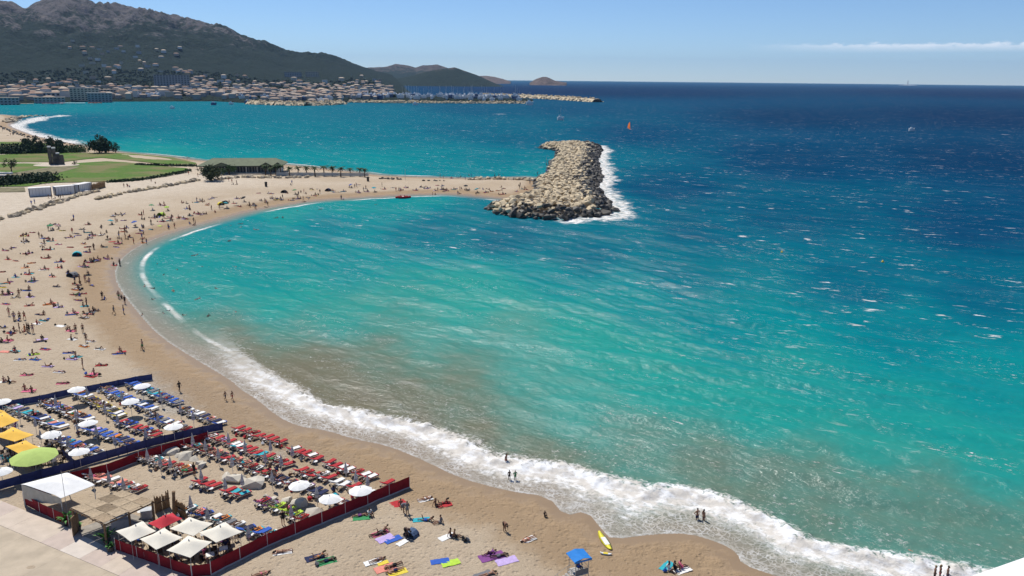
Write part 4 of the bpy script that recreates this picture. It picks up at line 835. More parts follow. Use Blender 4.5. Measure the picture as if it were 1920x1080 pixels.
def body_mesh(name, J):
    mb = MB(); f = J['face']; up = (J['head'] - J['neck']).normalized(); f = (f - up * f.dot(up)).normalized(); sd = f.cross(up).normalized()
    ax = (sd, f, up); h = J['head']; ball(mb, h + up * .02, (.078, .098, .115), ax); ball(mb, h + f * .03 - up * .06, (.055, .06, .06), ax); ball(mb, h + f * .105 - up * .01, (.016, .02, .03), ax)
    for s in (-1, 1): ball(mb, h + sd * s * .08, (.014, .024, .034), ax); ball(mb, h + f * .088 + sd * s * .033 + up * .022, .016)
    cap(mb, J['neck'], J['neck'].lerp(h, .6), .06, .052); T = (J['chest'] - J['pelvis']).normalized(); sx = (J['shR'] - J['shL']).normalized(); fr = sx.cross(T).normalized()
    tx = (sx, fr, T); ball(mb, J['pelvis'], (.165, .115, .13), tx); ball(mb, J['waist'], (.135, .1, .15), tx); ball(mb, J['chest'], (.165, .115, .19), tx); cap(mb, J['chest'].lerp(J['neck'], .55), J['neck'], .1, .062)
    for s in 'LR':
        cap(mb, J['chest'].lerp(J['neck'], .62), J['sh' + s], .07, .062); cap(mb, J['sh' + s], J['el' + s], .053, .041); cap(mb, J['el' + s], J['wr' + s], .04, .028)
        w = J['wr' + s]; d = (w - J['el' + s]).normalized(); o = d.orthogonal().normalized(); o = (fr - d * fr.dot(d)).normalized() if abs(fr.dot(d)) < .95 else o; q = d.cross(o)
        ball(mb, w + d * .055, (.022, .042, .055), (q, o, d))
        for k in range(4):
            b0 = w + d * .09 + o * (k - 1.5) * .021; m_ = b0 + d * (.035 - .004 * abs(k - 1.5)) + q * .006; cap(mb, b0, m_, .0105, .0098); cap(mb, m_, m_ + d * .03 + q * .016, .0098, .0085)
        cap(mb, w + d * .03 + o * .036, w + d * .065 + o * .062 + q * .008, .0115, .0105); cap(mb, w + d * .065 + o * .062 + q * .008, w + d * .095 + o * .066 + q * .014, .0105, .009)
        cap(mb, J['hip' + s], J['kn' + s], .088, .058); cap(mb, J['kn' + s], J['kn' + s].lerp(J['an' + s], .4), .056, .058); cap(mb, J['kn' + s].lerp(J['an' + s], .4), J['an' + s], .058, .037); cap(mb, J['an' + s] + (J['an' + s] - J['kn' + s]).normalized() * .03, J['toe' + s], .04, .03)
    me = mb.mesh('tmp'); o = bpy.data.objects.new('tmp', me); COL.objects.link(o); m = o.modifiers.new('r', 'REMESH'); m.mode = 'VOXEL'; m.voxel_size = .015; s_ = o.modifiers.new('s', 'SMOOTH'); s_.iterations = 2; s_.factor = .4; dm = o.modifiers.new('d', 'DECIMATE'); dm.ratio = .16
    dg = bpy.context.evaluated_depsgraph_get(); out = bpy.data.meshes.new_from_object(o.evaluated_get(dg)); bpy.data.objects.remove(o); bpy.data.meshes.remove(me); out.name = 'person'
    out.polygons.foreach_set('use_smooth', [True] * len(out.polygons)); return out
def wear_meshes(J):
    f = J['face']; up = (J['head'] - J['neck']).normalized(); f = (f - up * f.dot(up)).normalized(); sd = f.cross(up).normalized(); h = J['head']
    hair = MB(); ball(hair, h + up * .045 - f * .018, (.088, .1, .1), (sd, f, up)); lng = MB(); ball(lng, h + up * .045 - f * .018, (.09, .102, .102), (sd, f, up)); cap(lng, h - f * .075 + up * .02, h - f * .1 - up * .2, .06, .035)
    T = (J['chest'] - J['pelvis']).normalized(); sx = (J['shR'] - J['shL']).normalized(); fr = sx.cross(T).normalized(); tx = (sx, fr, T)
    tr = MB(); ball(tr, J['pelvis'] - T * .01, (.178, .128, .115), tx)
    bik = MB(); ball(bik, J['pelvis'] - T * .03, (.174, .122, .085), tx); top = MB(); ball(top, J['chest'] + T * .02, (.174, .124, .07), tx)
    sh = MB(); ball(sh, J['chest'], (.185, .135, .2), tx); ball(sh, J['waist'], (.155, .12, .17), tx); ball(sh, J['pelvis'], (.178, .13, .13), tx)
    for s in 'LR':
        cap(tr, J['hip' + s], J['hip' + s].lerp(J['kn' + s], .55), .1, .088); cap(bik, J['hip' + s], J['hip' + s].lerp(J['kn' + s], .1), .092, .09)
        cap(sh, J['sh' + s], J['sh' + s].lerp(J['el' + s], .6), .072, .062); cap(sh, J['hip' + s], J['hip' + s].lerp(J['kn' + s], .45), .098, .085)
    return {'short': hair.mesh('hair', True), 'long': lng.mesh('hair', True), 'trunks': tr.mesh('swim_shorts', True), 'bikini': bik.mesh('bikini_bottom', True), 'top': top.mesh('bikini_top', True), 'shirt': sh.mesh('shirt', True)}
BODY = {k: body_mesh(k, J) for k, J in POSES.items()}; WEAR = {k: wear_meshes(J) for k, J in POSES.items()}
SKIN = [M('skin_tan', (.36, .19, .115), .6, .08, 6), M('skin_brown', (.20, .10, .06), .6, .08, 6), M('skin_dark', (.075, .04, .028), .6, .08, 6), M('skin_light', (.48, .29, .20), .6, .08, 6)]
HAIR = [M('hair_dark', (.014, .011, .01), .6, .2, 20), M('hair_brown', (.05, .028, .016), .6, .2, 20), M('hair_fair', (.28, .19, .09), .6, .2, 20)]
CLOTH = {k: M('cloth_' + k, c, .85, .12, 5) for k, c in dict(black=(.012, .012, .014), navy=(.016, .022, .07), red=(.40, .025, .03), white=(.74, .73, .70), blue=(.03, .10, .42), green=(.04, .25, .09), grey=(.16, .16, .17), pink=(.62, .13, .22), orange=(.62, .2, .04), purple=(.20, .06, .22), turquoise=(.03, .36, .42),
         yellow=(.70, .55, .06), lime=(.42, .62, .06), salmon=(.66, .24, .18), lilac=(.48, .36, .62), brown=(.16, .08, .045)).items()}
POSE_WORD = dict(stand='standing', akimbo='standing with hands on hips', walk='walking', bend='bending down', wave='standing with one arm raised', supine='lying on the back', knee_up='lying with one knee up', prone='lying face down', elbows='lying propped on elbows', sit='sitting', hug='sitting with knees drawn up',
                 recline='reclining', chair='seated', swim='swimming')
rp_ = random.Random(99)
def person(p, rz, ps, where, wear=None, col=None, skin=None, sc=None, hair=None):
    wear = wear or rp_.choice(['trunks', 'trunks', 'bikini', 'bikini', 'bikini', 'shirt'] if ps not in ('swim',) else ['trunks', 'bikini']); col = col or rp_.choice(['black', 'black', 'navy', 'red', 'white', 'blue', 'green', 'grey', 'pink', 'orange', 'purple', 'turquoise'])
    sk = SKIN[rp_.choice([0, 0, 1, 1, 2, 3]) if skin is None else skin]; sc = sc or rp_.uniform(1.0, 1.1); hl = hair or ('long' if wear == 'bikini' else 'short')
    o = ob('person', BODY[ps], sk, None, p, rz, sc); w = {'trunks': 'swim shorts', 'bikini': 'bikini', 'shirt': 'clothes'}[wear]
    lab = f'person in {col} {w} {POSE_WORD[ps]} {where}'; tag(o, lab, 'person', lab)
    ob('hair', WEAR[ps][hl], HAIR[rp_.choice([0, 0, 0, 1, 2])], o); ob({'trunks': 'swim_shorts', 'bikini': 'bikini_bottom', 'shirt': 'shirt'}[wear], WEAR[ps][wear], CLOTH[col], o)
    if wear == 'bikini': ob('bikini_top', WEAR[ps]['top'], CLOTH[col], o)
    return o
def towel_mesh(seed, L=1.85, w=.85):
    r = random.Random(seed); vs = []; fs = []; nx, ny = 5, 8
    for i in range(nx + 1):
        for j in range(ny + 1): vs.append(((i / nx - .5) * w + r.uniform(-.03, .03), (j / ny - .5) * L + r.uniform(-.03, .03), .03 + r.uniform(0, .035)))
    for i in range(nx):
        for j in range(ny): a = i * (ny + 1) + j; fs.append((a, a + ny + 1, a + ny + 2, a + 1))
    n = len(vs); e = [(i * (ny + 1), 1) for i in range(nx + 1)]
    mb = MB().add(vs, fs); mb.add([(v[0], v[1], v[2] - .018) for v in vs], [tuple(reversed(f)) for f in fs]); return mb.mesh('towel', True)
TOWEL = [towel_mesh(s) for s in range(4)]
def towel(p, rz, col, where, sc=(1, 1, 1)):
    lab = f'{col} towel spread {where}'; return tag(ob('towel', TOWEL[rp_.randrange(4)], CLOTH[col], None, p, rz, sc), lab, 'towel', lab)
bag_me = [MB().blob((0, 0, .2), .3, s, 15, (1, .7, .75)).tube([(-.12, 0, .38), (-.06, 0, .52), (.06, 0, .52), (.12, 0, .38)], .014, 4).mesh('bag') for s in range(4)]
def bag(p, col, where):
    lab = f'{col} bag with handles left {where}'; return tag(ob('bag', bag_me[rp_.randrange(4)], CLOTH[col], None, p, rp_.uniform(0, 6), rp_.uniform(.85, 1.3)), lab, 'bag', lab)

# ------------------------------------------------------------------ parasols
def dome(n, r, h, th=.03, sag=.12, skirt=.0):
    mb = MB(); vs = [(0, 0, h)]; rings = 4
    for i in range(1, rings + 1):
        t = i / rings
        for k in range(n * 2):
            a = math.pi * k / n; rr = r * t * (1 if k % 2 == 0 else 1 - .05 * t); z = h * (1 - t ** 1.6) - (sag * .35 * t if k % 2 else 0); vs.append((rr * math.cos(a), rr * math.sin(a), z))
    m = n * 2; fs = [(0, 1 + k, 1 + (k + 1) % m) for k in range(m)]
    for i in range(rings - 1):
        for k in range(m): a = 1 + i * m + k; b = 1 + i * m + (k + 1) % m; fs.append((a, a + m, b + m, b))
    mb.add(vs, fs); mb.add([(v[0] * .99, v[1] * .99, v[2] - th) for v in vs], [tuple(reversed(f)) for f in fs]); return mb.mesh('canopy')
dome8 = dome(8, 1.38, .42); dome8b = dome(8, 1.0, .42); dome_l = dome(4, 2.95, .62, sag=.0)
pole_me = MB().tube([(0, 0, -.3), (0, 0, 2.55)], .03, 6).mesh('pole'); fin_me = MB().lathe([(.05, 0), (.06, .05), (.02, .16), (.005, .2)], 6).mesh('finial'); hub_me = MB().lathe([(.06, 0), (.06, .12)], 6).mesh('hub')
rib_me = MB().tube([(.05, 0, .36), (.7, 0, .27), (1.33, 0, -.02)], .013, 4).mesh('rib')
pole_wood = M('pole_white', (.62, .6, .56), .6, .1, 3); canvas_grey = M('canvas_grey', (.50, .47, .45), .9, .1, 4)
closed_me = MB().lathe([(.05, 1.05), (.21, 1.15), (.22, 1.3), (.17, 1.7), (.09, 2.2), (.035, 2.45), (.01, 2.52)], 9).mesh('folded_canopy'); strap_me = MB().lathe([(.205, 1.5), (.21, 1.56)], 9).mesh('strap')
def parasol_open(p, mat, label, group, r=1.0, h=2.15, me=None, tilt=None, name='parasol'):
    root = empty(name, p, rp_.uniform(0, 6)); tag(root, label, 'parasol', group); ob('pole', pole_me, pole_wood, root, (0, 0, 0), 0, (1, 1, h / 2.15 * .98))
    c = ob('canopy', me or dome8, mat, root, (0, 0, h), 0, (r, r, r), tilt or (rp_.uniform(-.05, .05), rp_.uniform(-.05, .05), 0)); ob('finial', fin_me, pole_wood, c, (0, 0, .4)); 
    for k in range(8): ob('rib', rib_me, pole_wood, c, (0, 0, -.045), k * math.pi / 4)
    return root
def parasol_closed(p, label, group, sc=1.0):
    root = empty('closed_parasol', p, rp_.uniform(0, 6), sc); tag(root, label, 'parasol', group); ob('pole', pole_me, pole_wood, root); c = ob('folded_canopy', closed_me, canvas_grey, root, (0, 0, 0), 0, (1.1, 1.1, 1)); ob('strap', strap_me, CLOTH['grey'], c); return root

# ------------------------------------------------------------------ sun loungers
LNG = dict(
    frame=MB().box(-.33, -.28, -1.2, .75, .28, .33).box(.28, .33, -1.2, .75, .28, .33).box(-.33, .33, -1.25, -1.2, .28, .33).box(-.33, .33, .7, .75, .28, .33).box(-.28, .28, -.3, -.25, .28, .32).mesh('frame'),
    leg=MB().box(-.03, .03, -.03, .03, 0, .3).mesh('leg'), wheel=MB().tube([(-.04, 0, .11), (.04, 0, .11)], .11, 10).mesh('wheel'),
    mattress=MB().box(-.30, .30, -1.2, .12, .335, .42).mesh('mattress'), back=MB().box(-.30, .30, 0, .78, 0, .085).mesh('backrest_cushion'), bframe=MB().box(-.32, -.29, 0, .8, -.045, -.005).box(.29, .32, 0, .8, -.045, -.005).box(-.32, .32, .77, .80, -.045, -.005).box(-.29, .29, .35, .39, -.045, -.01).mesh('backrest_frame'),
    strut=MB().box(-.25, -.22, .42, .45, .3, .56).box(.22, .25, .42, .45, .3, .56).mesh('strut'))
frame_w = M('lounger_frame', (.55, .52, .47), .6, .1, 4); rubber = M('rubber', (.02, .02, .02), .8, .2, 4)
BACK_A = R(30)
def lounger(p, rz, col, label, group):
    root = empty('sun_lounger', p, rz); tag(root, label, 'sun lounger', group); ob('frame', LNG['frame'], frame_w, root)
    for s in (-1, 1): ob('leg', LNG['leg'], frame_w, root, (s * .29, -1.05, 0)); ob('wheel', LNG['wheel'], rubber, root, (s * .34, .6, 0))
    ob('mattress', LNG['mattress'], CLOTH[col], root); b = ob('backrest_frame', LNG['bframe'], frame_w, root, (0, .12, .37), 0, 1, (BACK_A, 0, 0)); ob('backrest_cushion', LNG['back'], CLOTH[col], b); ob('strut', LNG['strut'], frame_w, root); return root
tab_t = MB().lathe([(.3, 0), (.3, .03)], 10).mesh('top')
def side_table(p, label, group, col=None, h=.42):
    root = empty('side_table', p); tag(root, label, 'table', group); ob('top', tab_t, col or CLOTH['white'], root, (0, 0, h)); ob('leg', pole_me, pole_wood, root, (0, 0, .02 + .3 * h / 2.85), 0, (1, 1, h / 2.85)); return root
chair_parts = dict(seat=MB().box(-.22, .22, -.22, .22, .42, .46).mesh('seat'), back=MB().box(-.22, .22, .19, .23, .46, .9).mesh('backrest'), leg=MB().box(-.02, .02, -.02, .02, 0, .43).mesh('leg'))
def chair(p, rz, mat, label, group):
    root = empty('chair', p, rz); tag(root, label, 'chair', group); ob('seat', chair_parts['seat'], mat, root); ob('backrest', chair_parts['back'], mat, root)
    for sx in (-.19, .19):
        for sy in (-.19, .19): ob('leg', chair_parts['leg'], mat, root, (sx, sy, 0))
def dining(p, label, group, mat):
    root = empty('dining_table', p, .4); tag(root, label, 'table', group); ob('top', MB_TOP, mat, root, (0, 0, .72))
    for sx in (-.32, .32):
        for sy in (-.32, .32): ob('leg', chair_parts['leg'], frame_w, root, (sx, sy, 0), 0, (1, 1, 1.7))
MB_TOP = MB().box(-.4, .4, -.4, .4, 0, .04).mesh('top')

# ------------------------------------------------------------------ the two fenced beach clubs
def fence(pts, h, mat, label, seg, name='windbreak', post_mat=None, hem=None, lean=.06):
    P = [G(*p) for p in pts]; root = empty(name, P[0]); tag(root, label, 'windbreak'); r = random.Random(len(label)); o = P[0]
    Q = []
    for a, b in zip(P[:-1], P[1:]):
        n = max(1, round((b - a).length / seg))
        for k in range(n): Q.append(a.lerp(b, k / n))
    Q.append(P[-1])
    for i, q in enumerate(Q):
        z = gz(q.x, q.y); ob('post', MB().tube([(0, 0, -.3), (r.uniform(-.02, .02), 0, h + .1)], .03, 5), post_mat or pole_wood, root, Vector((q.x, q.y, z)) - o)
        if i == len(Q) - 1: break
        b = Q[i + 1]; d = b - q; n = Vector((-d.y, d.x, 0)).normalized(); mb = MB(); vs = []; N = 6
        for k in range(N + 1):
            t = k / N; c = q.lerp(b, t); zz = gz(c.x, c.y); bow = math.sin(t * math.pi) * r.uniform(.02, .12); sag = math.sin(t * math.pi) * .05
            for j in range(4):
                s = j / 3; pp = c + n * bow * (1 - abs(s - .5)); vs.append((pp.x - o.x, pp.y - o.y, zz - o.z + .05 + (h - .05 - (sag if j == 3 else 0)) * s))
        fs = [(k * 4 + j, k * 4 + 4 + j, k * 4 + 5 + j, k * 4 + 1 + j) for k in range(N) for j in range(3)]; mb.add(vs, fs); mb.add([(v[0] + n.x * .012, v[1] + n.y * .012, v[2]) for v in vs], [tuple(reversed(f)) for f in fs])
        ob('panel', mb, mat, root)
        if hem: ob('hem', MB().add([(vs[k * 4][0] + n.x * w, vs[k * 4][1] + n.y * w, vs[k * 4][2] + z - .03) for k in range(N + 1) for w, z in ((-.14, 0), (.14, 0), (.0, .08))], [f for k in range(N) for f in ((k * 3, k * 3 + 3, k * 3 + 5, k * 3 + 2), (k * 3 + 2, k * 3 + 5, k * 3 + 4, k * 3 + 1))]), hem, root)
red_f = M('red_canvas', (.21, .006, .014), .85, .18, 1.2, .3, 6); blue_f = M('blue_mesh_cloth', (.045, .06, .17), .85, .25, 1.0, .3, 6); hem_m = M('hem_pale', (.55, .45, .38), .9, .1, 3)
fence([(396, 1078), (502, 1024), (604, 982), (690, 947), (768, 914)], 1.4, red_f, 'tall dark red canvas windbreak running down the open sand to the water', 3.4, hem=hem_m)
fence([(217, 1032), (300, 1062), (360, 1083), (396, 1079)], 1.3, red_f, 'dark red canvas windbreak along the pale promenade slabs by the cream awnings', 3.0)
fence([(46, 946), (75, 962), (130, 988)], 1.3, red_f, 'dark red canvas windbreak along the promenade below the white tent', 2.6)
fence([(46, 944), (133, 904), (202, 888), (261, 865), (346, 840), (391, 826)], 1.25, red_f, 'dark red canvas windbreak standing along the blue fence', 3.4, hem=hem_m)
fence([(-30, 926), (0, 919), (78, 897), (140, 880), (202, 861), (275, 840), (344, 823), (418, 807)], 1.15, blue_f, 'blue mesh windbreak standing along the red canvas fence', 2.6, post_mat=CLOTH['navy'])
fence([(-30, 776), (14, 764), (76, 754), (137, 740), (190, 731), (286, 713)], 1.05, blue_f, 'blue mesh windbreak facing the crowded open sand', 2.6, post_mat=CLOTH['navy'], hem=hem_m)
fence([(118, 856), (143, 878)], 1.0, blue_f, 'short blue cloth divider beside the lime parasol', 2.2, post_mat=CLOTH['navy'])
# lounger rows: start, end, colour words, share with people, share empty
def row(p0, p1, club, where, cols, occ, skip=(), seed=0, towels=True, spacing=1.02):
    a, b = G(*p0), G(*p1); d = (b - a); n = max(2, round(d.length / spacing)); d.normalize(); face = ROWDIR[club]; r = random.Random(seed)
    for k in range(n):
        if k in skip: continue
        c = a + d * (k * ((b - a).length / max(1, n - 1))) + Vector((r.uniform(-.15, .15), r.uniform(-.22, .22), 0)); c.z = gz(c.x, c.y) + .005; rz = face + r.uniform(-.17, .17); col = r.choice(cols); used = r.random() < occ
        tw = None
        root = lounger(c, rz, col, '', None); state = 'empty'
        fwd = Vector((math.sin(rz), -math.cos(rz), 0))
        if used:
            state = 'occupied'; q = c + Vector((0, 0, .40)) - fwd * .16
            ps = r.choice(['recline', 'recline', 'recline', 'supine', 'prone', 'sit']); q2 = q.copy()
            if ps in ('supine', 'prone'): ps = 'recline'
            if ps == 'sit': q2 = c + Vector((0, 0, .42)) + fwd * .25
            person(q2, rz, ps, f'on {col} lounger {where}')
        if towels and r.random() < (.6 if used else .34):
            tc = r.choice(['white', 'white', 'white', 'lilac', 'grey'] if not used and 'seaward' in where or 'second' in where else ['white', 'white', 'lilac', 'turquoise', 'orange', 'grey', 'navy', 'red', 'salmon', 'black']); state = ('occupied' if used else 'empty') + f' with {tc} towel'
            t = ob('towel', TOWEL[r.randrange(4)], CLOTH[tc], None, c + Vector((0, 0, .405)) + fwd * .42, rz, (.76, .66, 1)); lab = f'{tc} towel on a {col} sun lounger {where}'; tag(t, lab, 'towel', lab)
        lab = f'{state} {col} sun lounger {where}'; root['label'] = lab; root['group'] = lab
        if r.random() < .35:
            bp_ = c - fwd * 1.15 + d * r.uniform(-.4, .4); bp_.z = gz(bp_.x, bp_.y); bag(bp_, r.choice(['black', 'navy', 'brown', 'white', 'grey', 'red']), f'by a lounger {where}')
        if k % 2 == 0 and r.random() < .8:
            tp = c + d * .5 - fwd * .55; tp.z = gz(tp.x, tp.y); lab = f'small round white table between loungers {where}'; side_table(tp, lab, lab)
def heading(p0, p1):
    a, b = G(*p0), G(*p1); v = b - a; return math.atan2(v.x, -v.y)
# loungers point their feet at the sea, up and to the right of the photograph
ROWDIR = {'red': heading((470, 870), (520, 852)), 'blue': heading((170, 780), (215, 765))}
RW = 'of red club'; BW_ = 'of blue club'
row((446, 809), (522, 834), 'red', f'in seaward row {RW}', ['red'], .08, seed=1)
row((546, 848), (640, 883), 'red', f'in seaward row {RW}', ['red'], .05, skip=(5,), seed=2)
row((652, 887), (722, 911), 'red', f'in seaward row {RW}', ['red'], .3, skip=(4,), seed=3)
row((395, 823), (490, 858), 'red', f'in second row {RW}', ['red', 'red', 'red', 'turquoise'], .35, seed=4)
row((500, 862), (586, 897), 'red', f'in second row {RW}', ['red'], .25, (4,), seed=5)
row((600, 897), (690, 931), 'red', f'in second row {RW}', ['red', 'white', 'white'], .1, seed=6)
row((352, 838), (438, 869), 'red', f'in middle row {RW}', ['red', 'red', 'red', 'salmon'], .75, seed=7)
row((456, 876), (540, 911), 'red', f'in middle row {RW}', ['red', 'red', 'navy'], .7, seed=8)
row((560, 914), (642, 953), 'red', f'in middle row {RW}', ['red', 'navy', 'purple'], .45, seed=9)
row((266, 862), (352, 889), 'red', f'by pale boulders {RW}', ['red', 'red', 'white', 'orange'], .8, seed=10)
row((372, 908), (452, 934), 'red', f'by pale boulders {RW}', ['red'], .4, skip=(3,), seed=11)
row((490, 947), (566, 976), 'red', f'by pale boulders {RW}', ['purple', 'red', 'lime'], .6, seed=12)
row((168, 895), (258, 924), 'red', 'beside the white tent', ['red', 'white', 'salmon', 'white'], .65, seed=13)
row((352, 962), (505, 1012), 'red', 'next to the cream awnings', ['white', 'turquoise', 'blue', 'white', 'grey'], .45, seed=14)
row((246, 724), (328, 760), 'blue', f'in seaward row {BW_}', ['blue', 'blue', 'turquoise'], .3, seed=21)
row((342, 771), (408, 799), 'blue', f'in seaward row {BW_}', ['blue', 'navy', 'white'], .35, seed=22)
row((196, 734), (282, 772), 'blue', f'in second row {BW_}', ['blue', 'blue', 'white'], .5, seed=23)
row((280, 786), (346, 810), 'blue', f'in second row {BW_}', ['blue', 'grey', 'red', 'lime'], .55, seed=24)
row((146, 742), (224, 784), 'blue', f'in middle row {BW_}', ['blue', 'yellow', 'yellow', 'white'], .5, seed=25)
row((226, 795), (290, 821), 'blue', f'in middle row {BW_}', ['blue', 'red', 'blue'], .45, seed=26)
row((84, 758), (160, 792), 'blue', f'in fourth row {BW_}', ['white', 'blue', 'orange'], .7, seed=27)
row((166, 808), (244, 838), 'blue', f'in fourth row {BW_}', ['blue', 'blue', 'grey'], .5, seed=28)
row((22, 768), (112, 806), 'blue', 'beside the yellow awnings', ['blue', 'navy', 'turquoise', 'white'], .5, seed=29)
row((104, 828), (190, 858), 'blue', 'beside the lime parasol', ['blue', 'blue', 'white'], .55, seed=30)
wcan = M('parasol_white', (.80, .79, .76), .85, .04, 3)
def canopy_base(px, py, h):
    p = at_z(px, py, h + 1.0); return Vector((p[0], p[1], gz(p[0], p[1])))
for px, py in [(3, 753), (143, 729), (266, 722), (244, 751), (165, 792), (96, 814), (325, 798), (148, 846), (2, 884)]: parasol_open(canopy_base(px, py, 2.2), wcan, 'open round white parasol among the loungers inside the blue windbreak', 'open white parasols in the blue club', .88)
for px, py in [(561, 908), (618, 934), (676, 918)]: parasol_open(canopy_base(px, py, 1.75 if px > 600 else 2.2), wcan, 'open round white parasol among the loungers inside the red windbreak', 'open white parasols in the red club', 0.88 if px < 650 else .98, 1.75 if px > 600 else 2.15)
for px, py in [(361, 824), (385, 836), (409, 851), (435, 866), (428, 822), (459, 836), (497, 857), (527, 864), (548, 845), (510, 895), (648, 877), (667, 895), (689, 901), (276, 854), (300, 866), (319, 868), (377, 892), (422, 909), (454, 901), (546, 959), (594, 924), (357, 943), (389, 965), (466, 1000), (170, 890), (204, 897), (231, 909), (507, 836)]:
    p = at_z(px, py, 2.55); parasol_closed(Vector((p[0], p[1], gz(*p))), 'folded grey white parasol standing among the loungers inside the red windbreak', 'folded parasols in the red club', 1.0)
for px, py in [(104, 752), (163, 735), (197, 768), (228, 742), (302, 745), (338, 766), (362, 780), (220, 787), (273, 813), (66, 794), (36, 776), (76, 818), (113, 822), (127, 830), (180, 808), (296, 785), (215, 826), (142, 778)]:
    p = at_z(px, py, 2.45); parasol_closed(Vector((p[0], p[1], gz(*p))), 'folded grey white parasol standing among the loungers inside the blue windbreak', 'folded parasols in the blue club', .95)
# square awnings with a raised peak
def awning(corners, h, mat, label, group, peak=.75, name='awning'):
    P = [Vector((*at_z(px, py, h + 1.0), 0)) for px, py in corners]; c = sum(P, Vector()) / 4; c.z = gz(c.x, c.y); root = empty(name, c); tag(root, label, 'awning', group); q = [p - Vector((c.x, c.y, 0)) for p in P]; N = 8; vs = []
    for i in range(N + 1):
        for j in range(N + 1):
            u, v = i / N, j / N; p = q[0] * (1 - u) * (1 - v) + q[1] * u * (1 - v) + q[2] * u * v + q[3] * (1 - u) * v; e = 1 - max(abs(2 * u - 1), abs(2 * v - 1)); cr = abs(2 * u - 1) * abs(2 * v - 1)
            inw = .07 * (1 - cr) * (1 - e); p2 = p * (1 - inw); vs.append((p2.x, p2.y, h + peak * (e ** 1.15) * (1 - .0 * cr) + .06 * cr))
    fs = [(i * (N + 1) + j, (i + 1) * (N + 1) + j, (i + 1) * (N + 1) + j + 1, i * (N + 1) + j + 1) for i in range(N) for j in range(N)]
    mb = MB().add(vs, fs).add([(x, y, z - .03) for x, y, z in vs], [tuple(reversed(f)) for f in fs]); cn = ob('canopy', mb.mesh('canopy', True), mat, root)
    for p in q: ob('post', MB().tube([(p.x * .88, p.y * .88, -.2), (p.x * .88, p.y * .88, h + .1), (p.x * .985, p.y * .985, h + .04)], .022, 6), steel, root)
    ob('hub', hub_me, steel, cn, (0, 0, h + peak - .05)); return root
cream = M('cream_canvas', (.74, .69, .58), .85, .04, 1.5, .15, 3); redc = M('red_awning', (.52, .035, .05), .85, .08, 1.5, .15, 3); yel = M('yellow_canvas', (.78, .46, .07), .85, .05, 1.5, .15, 3); lime = M('lime_canvas', (.40, .52, .14), .85, .06, 1.2, .15, 3)
for cs in [[(217, 997), (268, 978), (293, 997), (245, 1017)], [(262, 1012), (308, 991), (343, 1009), (293, 1032)], [(312, 1033), (353, 1005), (398, 1017), (357, 1047)], [(318, 992), (355, 970), (400, 982), (363, 1006)], [(373, 999), (422, 979), (455, 998), (405, 1018)]]:
    awning(cs, 2.3, cream, 'square cream awning on posts over the dining tables', 'cream square awnings')
awning([(277, 982), (323, 962), (342, 973), (300, 993)], 2.3, redc, 'square red awning among the cream ones', None)
for cs in [[(-25, 786), (8, 772), (36, 789), (2, 803)], [(-12, 818), (24, 801), (64, 816), (28, 829)], [(10, 838), (48, 826), (76, 840), (38, 853)], [(-40, 770), (-8, 764), (10, 772), (-22, 780)]]: awning(cs, 2.2, yel, 'square yellow awning on posts at the edge of the blue club', 'yellow square awnings', .6)
lp = canopy_base(64, 857, 2.4); parasol_open(lp, lime, 'large lime green octagonal parasol shading tables', None, 1.0, 2.45, dome(8, 2.6, .7, sag=.06), (0, 0, .2), 'large_parasol')
# white tent
def tent():
    cs = [(39, 910), (124, 888), (178, 911), (114, 936)]; h = 2.6; P = [Vector((*at_z(px, py, h + .9), 0)) for px, py in cs]; c = sum(P, Vector()) / 4; c.z = gz(c.x, c.y); root = empty('white_tent', c); tag(root, 'large white canvas tent roof at the corner of the red club', 'tent'); q = [p - Vector((c.x, c.y, 0)) for p in P]; N = 14; vs = []
    for i in range(N + 1):
        for j in range(N + 1):
            u, v = i / N, j / N; p = q[0] * (1 - u) * (1 - v) + q[1] * u * (1 - v) + q[2] * u * v + q[3] * (1 - u) * v; a = max(0, 1 - max(abs(u - .33) / .42, abs(2 * v - 1))); b = max(0, 1 - max(abs(u - .70) / .36, abs(2 * v - 1))); vs.append((p.x, p.y, h + .85 * max(a, b) ** 1.1))
    fs = [(i * (N + 1) + j, (i + 1) * (N + 1) + j, (i + 1) * (N + 1) + j + 1, i * (N + 1) + j + 1) for i in range(N) for j in range(N)]
    cn = ob('canopy', MB().add(vs, fs).add([(x, y, z - .03) for x, y, z in vs], [tuple(reversed(f)) for f in fs]).mesh('canopy', True), white_cloth, root)
    for p in q: ob('post', MB().tube([(p.x * .97, p.y * .97, -.2), (p.x * .97, p.y * .97, h + .02)], .05, 6), pole_wood, root)
    a, b = q[0] * .985, q[3] * .985; mb = MB(); vs = []
    for k in range(13):
        t = k / 12; p = a.lerp(b, t); z0 = .9 + 1.1 * t ** 2; n = Vector((-(b - a).y, (b - a).x, 0)).normalized() * math.sin(k * 1.9) * .07; vs += [(p.x + n.x, p.y + n.y, z0), (p.x, p.y, h)]
    ob('side_curtain', MB().add(vs, [(2 * k, 2 * k + 2, 2 * k + 3, 2 * k + 1) for k in range(12)]), M('curtain_grey', (.44, .42, .36), .9, .1, 2), root)
    for k in range(3):
        t = .25 + .25 * k; p = q[0].lerp(q[3], .5).lerp(q[1].lerp(q[2], .5), t)
    mp = q[3].lerp(q[2], .12); ob('mast', MB().tube([(mp.x, mp.y, 0), (mp.x, mp.y, 5.6)], .025, 5), steel, root)
tent()
